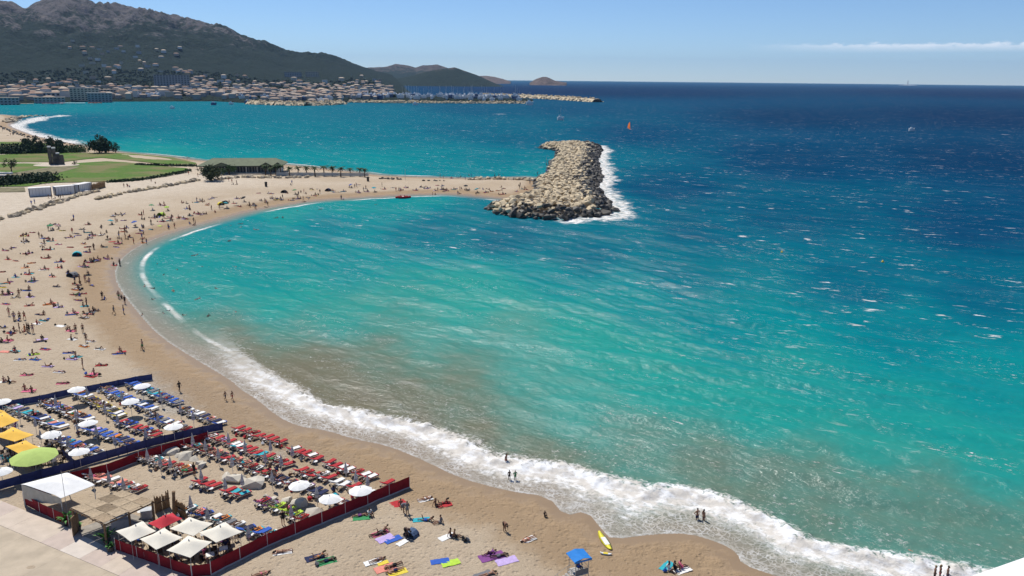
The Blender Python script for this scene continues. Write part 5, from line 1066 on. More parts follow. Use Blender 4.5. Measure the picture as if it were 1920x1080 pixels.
# pergola with matted roof
def pergola():
    cs = [(132, 952), (230, 919), (288, 938), (194, 981)]; h = 2.75; P = [Vector((*at_z(px, py, h + 1.0), 0)) for px, py in cs]; c = sum(P, Vector()) / 4; c.z = gz(c.x, c.y); q = [p - Vector((c.x, c.y, 0)) for p in P]; root = empty('pergola', c); tag(root, 'timber pergola roofed with brown straw mats over the club entrance', 'pergola')
    wood = M('timber', (.20, .13, .075), .9, .3, 3, .4, 14); mats = [M('mat_light', (.42, .325, .215), .95, .2, 5, .5, 25), M('mat_mid', (.36, .27, .175), .95, .2, 5, .5, 25), M('mat_dark', (.24, .18, .115), .95, .2, 5, .5, 25)]
    bil = lambda u, v: q[0] * (1 - u) * (1 - v) + q[1] * u * (1 - v) + q[2] * u * v + q[3] * (1 - u) * v; r = random.Random(3); us = [0, .24, .5, .76, 1]; vs_ = [0, .36, .68, 1]
    for i in range(4):
        for j in range(3):
            g = .006; u0, u1, v0, v1 = us[i] + g, us[i + 1] - g, vs_[j] + g, vs_[j + 1] - g; N = 5; vs = []
            dz = r.uniform(0, .05)
            for a in range(N + 1):
                for b in range(N + 1):
                    p = bil(u0 + (u1 - u0) * a / N, v0 + (v1 - v0) * b / N); s = math.sin(math.pi * a / N) * math.sin(math.pi * b / N); vs.append((p.x, p.y, h + dz - .07 * s + r.uniform(-.012, .012)))
            fs = [(a * (N + 1) + b, (a + 1) * (N + 1) + b, (a + 1) * (N + 1) + b + 1, a * (N + 1) + b + 1) for a in range(N) for b in range(N)]
            ob('straw_mat', MB().add(vs, fs).add([(x, y, z - .03) for x, y, z in vs], [tuple(reversed(f)) for f in fs]), mats[r.choice([0, 0, 1, 2])], root)
    for u in us: a, b = bil(u, -.02), bil(u, 1.02); ob('rafter', MB().tube([(a.x, a.y, h - .16), (b.x, b.y, h - .16)], .055, 4), wood, root)
    for v in (0, .36, .68, 1): a, b = bil(-.02, v), bil(1.02, v); ob('beam', MB().tube([(a.x, a.y, h - .28), (b.x, b.y, h - .28)], .075, 4), wood, root)
    for u, v in ((.02, .02), (.5, .02), (.98, .02), (.98, .98), (.5, .98), (.02, .98)): p = bil(u, v); ob('post', MB().box(p.x - .09, p.x + .09, p.y - .09, p.y + .09, -.2, h - .2), wood, root)
    p = bil(.02, .1); ob('side_panel', MB().box(p.x - .06, p.x + .06, p.y - .9, p.y + .3, .1, 2.2), wood, root)
    ob('deck', MB().add([(*(bil(u, v) * 1.02).xy, z) for z in (.02, .14) for u, v in ((0, 0), (1, 0), (1, 1), (0, 1))], [(4, 5, 6, 7), (0, 1, 5, 4), (1, 2, 6, 5), (2, 3, 7, 6), (3, 0, 4, 7)]), M('deck_grey', (.30, .27, .23), .9, .2, 2), root)
    return wood
timber = pergola()
def counter(px, py, w, d, h, mat, label):
    root = empty('bar_counter', G(px, py, .12), .3); tag(root, label, 'counter'); ob('body', MB().box(-w / 2, w / 2, -d / 2, d / 2, 0, h), mat, root); ob('top', MB().box(-w / 2 - .06, w / 2 + .06, -d / 2 - .06, d / 2 + .06, h, h + .06), steel, root)
counter(228, 990, 1.7, 1.0, 1.05, canvas_grey, 'grey bar counter under the straw matted pergola'); 
side_table(G(264, 972, .0), 'white pedestal table at the edge of the straw matted pergola', None, None, .8); counter(276, 972, 1.0, .8, .95, canvas_grey, 'grey service trolley beside the white pedestal table')
screen((292, 962), (320, 950), 1.9, 'tall brown reed screen behind the red awning'); screen((328, 960), (350, 973), 1.6, 'curved brown reed screen beside the white cushioned loungers')
tag(ob('timber_post', MB().box(-.16, .16, -.12, .12, -.2, 2.9).box(-.18, .18, -.14, .14, 2.9, 3.0), timber, None, G(326, 966), .4, 1, (.12, .08, .4)), 'leaning dark timber post rising between the reed screens', 'post')
def plant(px, py, h, label, seed):
    b = G(px, py); root = empty('potted_plant', b); tag(root, label, 'plant'); r = random.Random(seed); ob('pot', MB().lathe([(.28, 0), (.38, .55), (.42, .6), (.36, .58)], 12), M('pot_dark', (.07, .06, .055), .7, .2, 2), root); mb = MB()
    for k in range(26):
        a = k * 2.4; e = r.uniform(.5, 1.35); L = h * r.uniform(.55, 1); side = Vector((-math.sin(a), math.cos(a), 0)); pts = []
        for i in range(5): t = i / 4; pts.append(Vector((math.cos(a) * L * t * math.cos(e), math.sin(a) * L * t * math.cos(e), .55 + L * t * math.sin(e) - .5 * h * t ** 3 * .6)))
        for i in range(4):
            w0, w1 = .13 * math.sin(math.pi * (.1 + .9 * i / 4)), .13 * math.sin(math.pi * (.1 + .9 * (i + 1) / 4)); mb.add([pts[i] - side * w0, pts[i + 1] - side * w1, pts[i + 1] + side * w1, pts[i] + side * w0], [(0, 1, 2, 3)])
    ob('foliage', mb, M('plant_green', (.06, .20, .03), .6, .4, 3), root)
plant(126, 984, 1.7, 'green leafy potted plant at the left of the club entrance', 1); plant(201, 1020, 1.9, 'green leafy potted plant at the right of the club entrance', 2); plant(146, 996, .8, 'small spiky potted plant on the promenade by the entrance', 3); plant(208, 1034, .8, 'small spiky potted plant against the red windbreak', 4)
# pale boulders inside the red club
rp2 = random.Random(12)
for k, (px, py, s) in enumerate([(322, 849, 1.2), (338, 856, .9), (350, 858, 1.3), (366, 862, .8), (374, 868, .8), (379, 875, .9), (425, 896, 1.1), (440, 901, 1.5), (474, 911, 1.7), (460, 906, 1.0), (562, 946, 1.3), (538, 940, .9), (512, 938, .7), (590, 964, 1.5), (498, 930, .4)]):
    lab = 'smooth pale boulder half buried in the sand inside the red windbreak'; tag(ob('boulder', ROCKS[k % 12], M('pale_boulder', (.56, .51, .42), .9, .15, .8, .4, 3), None, G(px, py, s * .12), 0, (s, s, s * .85), (rp2.uniform(-.2, .2), rp2.uniform(-.2, .2), rp2.uniform(0, 6))), lab, 'boulder', 'pale boulders in the red club')
# dining furniture and guests below the awnings
pn = [(250, 1020), (300, 1035), (345, 1050), (330, 1002), (385, 1012), (405, 1028), (372, 1044), (430, 1020), (395, 1052), (290, 1018), (420, 1040), (268, 1003), (322, 1020)]
dark_w = M('dark_wood', (.07, .045, .03), .7, .3, 4)
for k, (px, py) in enumerate(pn):
    b = G(px, py); lab = 'wooden dining table below the cream awnings' if k % 2 else 'white dining table below the cream awnings'; dining(b, lab, lab, dark_w if k % 2 else CLOTH['white'])
    for j in range(3):
        a = j * 2.1 + k; q = b + Vector((math.cos(a) * .75, math.sin(a) * .75, 0)); q.z = gz(q.x, q.y); chair(q, a - math.pi / 2, dark_w, 'dark chair at a dining table below the cream awnings', 'dark dining chairs')
        if (j + k) % 3 == 0: person(q + Vector((0, 0, -.02)), a - math.pi / 2, 'chair', 'at a table below the cream awnings', 'shirt')
for k, (px, py) in enumerate([(20, 806), (35, 830), (60, 846), (50, 864), (30, 872), (75, 872), (95, 868), (100, 838), (88, 848), (15, 850), (12, 862), (110, 866)]):
    b = G(px, py); lab = 'dark dining table near the lime parasol'; dining(b, lab, lab, dark_w)
    for j in range(3):
        a = j * 2.1 + k * 1.3; q = b + Vector((math.cos(a) * .75, math.sin(a) * .75, 0)); q.z = gz(q.x, q.y); w = (j + k) % 4 == 0; chair(q, a - math.pi / 2, CLOTH['white'] if w else dark_w, f'{"white" if w else "dark"} chair at a dining table near the lime parasol', f'{"white" if w else "dark"} chairs near the lime parasol')
        if (j + k) % 3 == 0: person(q + Vector((0, 0, -.02)), a - math.pi / 2, 'chair', 'at a table near the lime parasol', 'shirt')
person(G(365, 893), 2.6, 'stand', 'beside red club loungers', 'shirt', 'black', 1); person(G(146, 815), 1.2, 'walk', 'through the blue club', 'shirt', 'white', 1)
person(G(531, 984), .5, 'stand', 'near the red windbreak inside the club', 'shirt', 'black', 0); person(G(526, 839), 2.2, 'sit', 'on the end of a red lounger row', 'trunks', 'red', 1)
# ------------------------------------------------------------------ promenade
slab_m = [M('slab_pink', (.50, .41, .35), .9, .08, 1.0, .2, 8), M('slab_cream', (.54, .455, .37), .9, .08, 1.0, .2, 8), M('slab_white', (.60, .53, .46), .9, .06, 1.0, .2, 8)]
def promenade():
    a, b = G(46, 954), G(400, 1096); d = (b - a).normalized(); n = Vector((d.y, -d.x, 0)); n = n if n.y < 0 else -n; L = (b - a).length; c = a - d * 14; root = structure(empty('promenade', c, 0)); r = random.Random(8)
    z = max(gz(a.x, a.y), gz(b.x, b.y)) + .03
    def quad(s0, s1, t0, t1, h, mat, name):
        ps = [c + d * s + n * t for s, t in ((s0, t0), (s1, t0), (s1, t1), (s0, t1))]; vs = [(p.x - c.x, p.y - c.y, z - c.z + k) for k in (-.5, h) for p in ps]; ob(name, MB().add(vs, [(4, 5, 6, 7), (0, 1, 5, 4), (1, 2, 6, 5), (2, 3, 7, 6), (3, 0, 4, 7)] if (ps[1] - ps[0]).cross(ps[2] - ps[1]).z > 0 else [(7, 6, 5, 4), (4, 5, 1, 0), (5, 6, 2, 1), (6, 7, 3, 2), (7, 4, 0, 3)]), mat, root)
    s = 0
    while s < L + 44:
        w = r.uniform(2.5, 3.1); quad(s + .006, s + w - .006, .25, 3.29, .05 + r.uniform(0, .006), r.choice(slab_m), 'slab'); s += w
    s = 0
    while s < L + 44: quad(s + .006, s + 6.444, 3.305, 22, .03, M('worn_concrete', (.45, .375, .28), .95, .14, .6, .3, 5), 'concrete_slab'); s += 6.45
promenade()

# ------------------------------------------------------------------ bathers on the open sand
def PX(ox, oy, k, lst): return [(ox + e[0] / k, oy + e[1] / k, e[2], e[3] if len(e) > 3 else None) for e in lst]
A_ = PX(0, 400, 6.75, [(650, 145, 'L'), (730, 148, 'L'), (640, 215, 'U', 'green'), (790, 222, 'L'), (900, 95, 'B'), (1120, 140, 'S', 'red'), (410, 245, 'L'), (335, 275, 'S'), (290, 290, 'S'), (300, 370, 'G', 'white'), (1040, 205, 'L'), (1110, 245, 'L'), (970, 258, 'L'), (990, 282, 'L'), (1180, 278, 'S'), (1140, 315, 'L'), (550, 320, 'S'), (600, 322, 'L'), (640, 355, 'G'),
    (540, 385, 'L'), (740, 397, 'L'), (870, 310, 'G'), (1060, 388, 'L'), (890, 432, 'L', 'red'), (1110, 428, 'L'), (1190, 455, 'T'), (70, 475, 'L', 'pink'), (170, 438, 'L', 'purple'), (540, 435, 'S'), (610, 465, 'G'), (330, 515, 'G', 'red'), (100, 585, 'S'), (200, 605, 'L'), (590, 570, 'G', 'red'), (975, 535, 'U', 'turquoise'), (1090, 495, 'L', 'pink'), (740, 620, 'G'), (740, 690, 'S'), (400, 632, 'L'),
    (320, 690, 'S'), (540, 718, 'G', 'white'), (20, 745, 'L'), (350, 775, 'G', 'red'), (665, 805, 'S', 'salmon'), (200, 810, 'S'), (400, 870, 'G'), (1030, 675, 'G'), (1110, 620, 'G'), (1190, 595, 'S'), (870, 760, 'S'), (1100, 770, 'U', 'black'), (920, 800, 'U', 'grey'), (950, 880, 'T'), (1010, 870, 'T'), (1080, 870, 'T'), (980, 910, 'G'), (1135, 905, 'T'), (720, 930, 'L'), (60, 890, 'G', 'turquoise'), (30, 938, 'L'), (340, 980, 'G'),
    (70, 1030, 'G'), (245, 1060, 'T'), (380, 1055, 'S'), (950, 970, 'G'), (940, 1030, 'L', 'red'), (1040, 1020, 'L')])
B_ = PX(160, 370, 6, [(320, 205, 'G'), (410, 210, 'S'), (340, 280, 'T'), (430, 262, 'L'), (290, 305, 'U', 'turquoise'), (45, 310, 'S'), (555, 335, 'U', 'blue'), (180, 348, 'S'), (430, 355, 'G', 'red'), (420, 390, 'G'), (620, 200, 'L'), (640, 248, 'S'), (750, 145, 'U', 'green'), (840, 85, 'S'), (880, 95, 'L'), (920, 150, 'U', 'lime'), (855, 205, 'U', 'lime'), (885, 225, 'T'), (1140, 72, 'S'), (1130, 135, 'G'), (1250, 60, 'G'), (1255, 50, 'T'), (1320, 60, 'T'),
    (1370, 90, 'L'), (760, 235, 'G'), (800, 230, 'S'), (860, 275, 'G', 'pink'), (960, 225, 'G'), (940, 265, 'G'), (1050, 225, 'S'), (1100, 245, 'G'), (1180, 210, 'S'), (1260, 190, 'G'), (1330, 190, 'S'), (745, 308, 'S'), (830, 322, 'W', 'lime'), (935, 355, 'T'), (1005, 345, 'T'), (1220, 285, 'T'), (1240, 312, 'T'), (735, 362, 'L'), (655, 335, 'S'), (630, 378, 'L'), (600, 408, 'L'), (640, 472, 'T'), (545, 520, 'T'), (645, 512, 'S'), (500, 450, 'S'),
    (450, 460, 'T'), (380, 450, 'T'), (415, 520, 'T'), (350, 520, 'G', 'red'), (300, 500, 'W', 'red'), (250, 460, 'S'), (180, 422, 'S'), (240, 398, 'S'), (90, 435, 'S'), (60, 457, 'L'), (210, 562, 'L'), (345, 562, 'L'), (95, 585, 'T'), (20, 622, 'L', 'pink'), (45, 735, 'G'), (120, 705, 'G'), (235, 695, 'G'), (390, 765, 'T'), (320, 765, 'S'), (1510, 130, 'T'), (1570, 70, 'U', 'black'), (1525, 85, 'U', 'yellow'), (1585, 120, 'U', 'turquoise'),
    (1670, 70, 'S', 'red'), (1780, 50, 'U', 'black'), (1735, 105, 'L'), (1850, 110, 'T'), (1890, 95, 'G'), (1420, 140, 'T'), (1460, 172, 'S'), (1700, 18, 'G'), (1430, 12, 'S')])
C_ = PX(0, 550, 6.354, [(70, 22, 'G'), (360, 45, 'S'), (70, 130, 'L'), (350, 148, 'L'), (570, 135, 'G'), (640, 160, 'S'), (700, 165, 'S'), (900, 20, 'L', 'red'), (930, 85, 'L'), (1035, 150, 'T'), (1000, 155, 'S'), (1115, 210, 'S'), (1040, 250, 'G'), (1000, 292, 'L', 'white'), (840, 255, 'G', 'blue'), (470, 255, 'L'), (110, 270, 'T'), (170, 325, 'T'), (240, 320, 'T'), (295, 315, 'T'), (235, 460, 'T'), (300, 475, 'T'), (350, 468, 'T'), (395, 475, 'T'), (445, 365, 'S'),
    (520, 325, 'L'), (720, 392, 'W', 'white'), (660, 385, 'B'), (780, 385, 'B'), (845, 450, 'S', 'pink'), (905, 468, 'T'), (990, 468, 'T'), (860, 550, 'S', 'white'), (60, 405, 'B', 'blue'), (130, 475, 'G'), (470, 575, 'G'), (60, 585, 'G'), (1080, 572, 'L', 'white'), (1000, 632, 'L', 'orange'), (1190, 667, 'L', 'white'), (1400, 720, 'G', 'blue'), (1700, 675, 'T'), (180, 690, 'S'), (60, 697, 'W', 'salmon'), (540, 668, 'L'), (400, 728, 'S', 'lime'), (420, 790, 'L'), (240, 793, 'L', 'white'),
    (820, 710, 'L', 'blue'), (860, 785, 'G', 'lilac'), (570, 872, 'L'), (320, 975, 'L'), (710, 940, 'L', 'white'), (1210, 860, 'L', 'red'), (990, 895, 'T'), (1080, 990, 'G', 'red'), (50, 1055, 'S', 'white'), (120, 1070, 'S'), (750, 1075, 'L', 'pink'), (1360, 248, 'T'), (1475, 242, 'T'), (1420, 68, 'T'), (1490, 128, 'T'), (1220, 68, 'T')])
D_ = PX(360, 280, 4, [(500, 330, 'L'), (600, 335, 'L'), (690, 325, 'U', 'black'), (770, 335, 'U', 'green'), (800, 345, 'T'), (840, 330, 'T'), (905, 305, 'S'), (920, 350, 'G'), (960, 330, 'T'), (1020, 312, 'U', 'navy'), (1050, 315, 'G'), (1130, 318, 'G'), (1190, 288, 'U', 'blue'), (1220, 290, 'T'), (1237, 285, 'T'), (1250, 268, 'L'), (1300, 298, 'L'), (1250, 328, 'G'), (1315, 320, 'G'), (1365, 318, 'U', 'turquoise'), (1425, 278, 'T'), (1440, 300, 'G'), (1505, 290, 'L'), (1530, 315, 'T'),
    (1560, 308, 'G'), (1600, 290, 'G'), (1680, 310, 'G'), (1720, 285, 'S'), (1760, 295, 'G'), (1840, 272, 'L'), (1880, 300, 'U', 'navy'), (1900, 315, 'G'), (660, 375, 'G'), (680, 370, 'T'), (750, 385, 'G'), (790, 375, 'G'), (835, 385, 'T'), (870, 364, 'L'), (545, 400, 'T'), (570, 425, 'T'), (520, 388, 'S'), (600, 372, 'S'), (640, 378, 'S'), (300, 250, 'T'), (335, 260, 'T'), (750, 260, 'T'), (1120, 375, 'T'), (480, 450, 'T'), (460, 425, 'G'), (430, 425, 'T')]) + \
     PX(800, 240, 4.364, [(20, 492, 'L'), (125, 505, 'G', 'navy'), (70, 515, 'S'), (165, 508, 'S'), (225, 505, 'G'), (285, 500, 'S'), (320, 505, 'U', 'black'), (408, 530, 'U', 'turquoise'), (460, 505, 'S'), (480, 530, 'G'), (535, 520, 'L'), (580, 515, 'L'), (620, 545, 'G', 'red'), (630, 498, 'L'), (735, 520, 'L'), (780, 500, 'S'), (815, 505, 'S'), (870, 550, 'G', 'blue'), (910, 515, 'S'), (765, 475, 'T'), (845, 460, 'T'), (925, 485, 'S'), (980, 372, 'U', 'blue'), (980, 310, 'T'), (905, 385, 'T'), (950, 400, 'T'),
      (110, 405, 'T'), (205, 412, 'S'), (255, 410, 'S'), (315, 425, 'T'), (365, 402, 'T'), (590, 402, 'T'), (50, 560, 'T'), (255, 545, 'T')]) + \
     PX(0, 200, 4, [(237, 738, 'T'), (365, 690, 'T'), (440, 690, 'T'), (455, 692, 'T'), (530, 670, 'T'), (930, 605, 'T'), (955, 605, 'T'), (1135, 565, 'T'), (1480, 475, 'T'), (1500, 475, 'T'), (1485, 525, 'T'), (1415, 510, 'T'), (1405, 395, 'T'), (80, 215, 'T'), (95, 215, 'T'), (210, 238, 'T'), (20, 185, 'T')])
items = A_ + B_ + C_ + D_; items.sort(key=lambda e: -e[1])
small_dome = dome(8, .95, .38); tent_me = MB().add(*(lambda: ([(x * 1.15, y * .8, z) for y in (-1, 1) for x, z in ((-1, 0), (-.9, .55), (-.5, .95), (0, 1.1), (.5, .95), (.9, .55), (1, 0))], [(i, i + 1, i + 8, i + 7) for i in range(6)] + [(13, 12, 11, 10, 9, 8, 7)]))()).mesh('shell')
n_ind = len([o for o in bpy.data.objects if o.get('category') == 'person']); LIMIT = 240; crowd = []
rq = random.Random(55); TW = ['white', 'red', 'blue', 'pink', 'navy', 'lilac', 'salmon', 'turquoise', 'yellow', 'orange', 'grey', 'purple']
def zone(px, py): return 'on sand beyond the blue fence' if py > 560 else ('on sand at the bay curve' if py > 455 else 'on the far beach')
def put_person(p, rz, ps, z, **kw):
    global n_ind
    if n_ind < LIMIT: person(p, rz, ps, z, **kw); n_ind += 1
    else: crowd.append((p, rz, ps))
def lie(p, rz, z, tc, ps=None):
    if tc is not None: towel(p, rz, tc, z)
    put_person(p + Vector((0, 0, .04)), rz, ps or rq.choice(['supine', 'prone', 'prone', 'knee_up', 'elbows']), z)
DX = Vector((1, 0, 0))
for px, py, k, col in items:
    for _ in range(rq.choice([0, 1, 1, 2]) if py < 455 else rq.choice([0, 0, 1])):
        q = G(px + rq.uniform(-9, 9), py + rq.uniform(-3, 3)); crowd.append((q + Vector((0, 0, .03)), rq.uniform(-1.8, 1.8), rq.choice(['sit', 'hug', 'prone', 'supine', 'sit', 'stand', 'elbows'])))
    p = G(px, py); z = zone(px, py); rz = R(rq.choice([-70, -80, -95, -60, 75, -110]))
    if k == 'L': lie(p, rz, z, col or rq.choice(TW))
    elif k == 'S':
        if col or rq.random() < .7: towel(p, rz, col or rq.choice(TW), z)
        put_person(p + Vector((0, 0, .03)), rq.uniform(.3, 2.2), rq.choice(['sit', 'hug', 'sit']), z)
        if rq.random() < .45: q = p + Vector((rq.uniform(-1, 1), rq.uniform(-.7, .7), 0)); q.z = gz(q.x, q.y); bag(q, rq.choice(['black', 'navy', 'grey', 'red', 'blue', 'brown']), z)
    elif k == 'T': put_person(p, rq.uniform(0, 6.28), rq.choice(['stand', 'walk', 'akimbo', 'stand']), z)
    elif k == 'G':
        c1 = col or rq.choice(TW); towel(p, rz, c1, z, (1.1, 1, 1)); q = p + Vector((rq.uniform(-.2, .2), rq.uniform(1.0, 1.3), 0)); q.z = gz(q.x, q.y); put_person(p + Vector((0, 0, .04)), rz, rq.choice(['supine', 'prone', 'elbows']), z)
        if rq.random() < .6: towel(q, rz, rq.choice(TW), z)
        put_person(q + Vector((0, 0, .03)), rq.uniform(.3, 2.2), rq.choice(['sit', 'hug', 'sit']), z)
        q = p + Vector((rq.choice([-1.3, 1.3]), rq.uniform(-.4, .4), 0)); q.z = gz(q.x, q.y); bag(q, rq.choice(['black', 'navy', 'grey', 'red', 'brown', 'black']), z)
        if rq.random() < .5: q = p + Vector((rq.choice([-1.1, 1.1]), rq.uniform(.6, 1), 0)); q.z = gz(q.x, q.y); bag(q, rq.choice(['black', 'navy', 'grey', 'blue', 'brown']), z)
    elif k == 'U':
        if rq.random() < .7: lab = f'open {col} parasol planted {z}'; parasol_open(p, CLOTH[col], lab, lab, 1.0, rq.uniform(1.2, 1.8), small_dome, (rq.uniform(-.3, .3), rq.uniform(-.4, .1), 0), 'beach_parasol')
        else:
            lab = f'{col} pop-up beach shelter {z}'; root = empty('beach_shelter', p, rq.uniform(-.6, .6)); tag(root, lab, 'shelter', lab); ob('shell', tent_me, CLOTH[col], root); ob('ground_sheet', MB().box(-1.1, 1.1, -1.3, .7, .01, .04), CLOTH['grey'], root)
        q = p + Vector((.5, -.3, 0)); q.z = gz(q.x, q.y); put_person(q, rq.uniform(.3, 2), 'sit', z)
    elif k == 'B': bag(p, col or 'black', z)
    elif k == 'W': towel(p, rz, col, z, (1.2, 1, 1))
# ------------------------------------------------------------------ bathers close to the red windbreak
NZN = 'on sand beside the red windbreak'
def W_(px, py, col, deg=-70, sc=(1, 1, 1)): towel(G(px, py), R(deg), col, NZN, sc)
def Pp(px, py, ps, deg=-70, **kw): person(G(px, py, .04), R(deg), ps, NZN, **kw)
W_(742, 946, 'red', -60, (1.6, 1.3, 1)); Pp(752, 950, 'sit', 20, wear='bikini', col='red', skin=1); Pp(764, 968, 'stand', 40, wear='shirt', col='grey', skin=1); Pp(757, 962, 'bend', 100, wear='shirt', col='grey', skin=1)
W_(797, 937, 'white', -60); Pp(797, 937, 'supine', -60, wear='bikini', col='white', skin=0); W_(832, 947, 'red', -65, (1.2, 1, 1)); Pp(830, 945, 'elbows', -65, wear='bikini', col='red', skin=1); Pp(818, 949, 'sit', 60, wear='bikini', col='black', skin=1)
W_(678, 972, 'green', -80); Pp(676, 968, 'prone', -70, wear='trunks', col='purple', skin=1); Pp(694, 968, 'hug', 50, wear='shirt', col='white', skin=1); W_(790, 975, 'turquoise', -80); Pp(800, 977, 'elbows', -100, wear='trunks', col='blue', skin=1); Pp(825, 981, 'sit', -60, wear='shirt', col='grey', skin=0)
W_(722, 1010, 'lilac', -50, (1.3, 1, 1)); W_(737, 1012, 'blue', -50); W_(712, 1000, 'pink', -50); Pp(716, 998, 'elbows', -50, wear='trunks', col='grey', skin=1); Pp(708, 1003, 'prone', -60, wear='bikini', col='black', skin=2); Pp(762, 1008, 'bend', 60, wear='trunks', col='black', skin=2); W_(754, 1018, 'white', -40, (.8, .7, 1)); bag(G(776, 1008), 'black', NZN); bag(G(782, 1004), 'navy', NZN)
root = empty('beach_shelter', G(771, 1004), -.5, .62); tag(root, 'dark blue pop-up beach shelter on the near sand', 'shelter'); ob('shell', tent_me, M('slate_cloth', (.07, .11, .19), .85, .2, 3), root); ob('ground_sheet', MB().box(-1.1, 1.1, -1.3, .7, .01, .04), CLOTH['grey'], root)
W_(838, 1007, 'white', -50); Pp(846, 1006, 'sit', 70, wear='trunks', col='navy', skin=1); Pp(854, 1008, 'sit', 80, wear='trunks', col='black', skin=1); bag(G(868, 1012), 'black', NZN); bag(G(876, 1014), 'grey', NZN)
W_(530, 1036, 'white', -75); Pp(530, 1036, 'prone', 105, wear='bikini', col='brown', skin=0); W_(590, 1046, 'navy', -60, (1.2, 1, 1)); W_(612, 1053, 'green', -60, (1.3, 1, 1)); Pp(597, 1046, 'elbows', -60, wear='bikini', col='orange', skin=0); Pp(613, 1053, 'prone', -60, wear='trunks', col='navy', skin=2); bag(G(594, 1060), 'grey', NZN)
W_(700, 1054, 'white', -60); W_(718, 1056, 'yellow', -60, (.7, .6, 1)); Pp(708, 1052, 'supine', -55, wear='bikini', col='navy', skin=1); W_(722, 1066, 'salmon', -60, (1.3, 1.1, 1)); W_(746, 1074, 'yellow', -60); Pp(738, 1062, 'prone', 125, wear='trunks', col='black', skin=1); Pp(740, 1072, 'supine', 120, wear='trunks', col='navy', skin=0)
W_(825, 1053, 'blue', -75); W_(845, 1056, 'lime', -65, (1.1, 1, 1)); W_(922, 1044, 'purple', -65, (1.5, 1.4, 1)); W_(950, 1052, 'lilac', -65, (1.3, 1.2, 1)); Pp(918, 1039, 'knee_up', -50, wear='shirt', col='purple', skin=1); Pp(936, 1044, 'prone', -70, wear='trunks', col='grey', skin=2)
W_(990, 1013, 'white', -50); Pp(990, 1013, 'supine', 125, wear='bikini', col='salmon', skin=0); Pp(946, 996, 'bend', 30, wear='trunks', col='black', skin=1); Pp(1022, 969, 'hug', 30, wear='trunks', col='black', skin=2, sc=.75); bag(G(872, 1016), 'black', NZN); W_(905, 1078, 'grey', -60); Pp(915, 1079, 'prone', -60, skin=0); Pp(490, 1078, 'supine', -60, wear='bikini', col='pink', skin=0)
W_(1250, 1062, 'turquoise', -40); W_(1280, 1070, 'white', -60); Pp(1255, 1070, 'sit', 40, wear='shirt', col='white', skin=2); Pp(1266, 1068, 'hug', 80, wear='shirt', col='black', skin=1); Pp(1277, 1065, 'sit', 100, wear='shirt', col='pink', skin=1); bag(G(1247, 1072), 'blue', NZN)
Pp(337, 735, 'walk', 60, wear='shirt', col='black', skin=2); Pp(423, 751, 'walk', 70, wear='trunks', col='navy', skin=1, sc=.85); Pp(436, 751, 'walk', 70, wear='trunks', col='red', skin=1, sc=.85); Pp(267, 655, 'stand', 120, wear='trunks', col='black', skin=1); W_(54, 733, 'pink', -80, (1.3, 1, 1)); Pp(47, 731, 'sit', 60, wear='bikini', col='red', skin=0); Pp(60, 735, 'sit', 60, wear='bikini', col='red', skin=1)
# ------------------------------------------------------------------ bathers in the water
def wade(px, py, depth, ps='stand', rz=0.0, **kw):
    p = at_z(px, py, 0.1); person(Vector((p[0], p[1], -depth)), rz, ps, 'in the surf', **kw)
wade(949, 868, .45, 'wave', 1, wear='trunks', col='red', skin=1); wade(955, 898, .12, 'stand', .4, wear='trunks', col='black', skin=2, sc=.8); wade(966, 899, .12, 'akimbo', .4, wear='shirt', col='green', skin=2, sc=.8); wade(1307, 972, .5, 'akimbo', .4, wear='trunks', col='navy', skin=0); wade(1319, 974, .5, 'stand', 2, wear='bikini', col='black', skin=0)
wade(1706, 1036, .75, 'bend', .6, wear='trunks', col='red', skin=0); wade(1752, 1082, .5, 'stand', 1, wear='trunks', col='black', skin=1); wade(1762, 1080, .5, 'akimbo', 1, wear='bikini', col='red', skin=1); wade(1776, 1082, .6, 'stand', 1, wear='trunks', col='navy', skin=1); wade(222, 558, .2, 'walk', 1, wear='trunks', col='black', skin=1); wade(225, 498, .1, 'stand', 1, wear='trunks', col='black', skin=2)
for px, py in [(1116, 799), (1122, 804), (1708, 932), (313, 582), (271, 537), (300, 517), (295, 494), (302, 516), (390, 592), (441, 584), (838, 583), (415, 443), (430, 451), (451, 419), (429, 424), (448, 426), (266, 591), (308, 588), (604, 459), (530, 407), (517, 408), (705, 383), (763, 382), (330, 505), (352, 530), (290, 560), (365, 478), (385, 500), (345, 462), (400, 470), (325, 545), (410, 540), (370, 560), (480, 430), (560, 395), (600, 392), (640, 388), (470, 480), (285, 540), (350, 590), (440, 500), (500, 415), (680, 392)]:
    p = at_z(px, py, .05); person(Vector((p[0], p[1], -.17)), rq.uniform(0, 6.28), 'swim', 'in the bay', wear='trunks', col=rq.choice(['black', 'navy']), skin=rq.choice([0, 1, 2]))
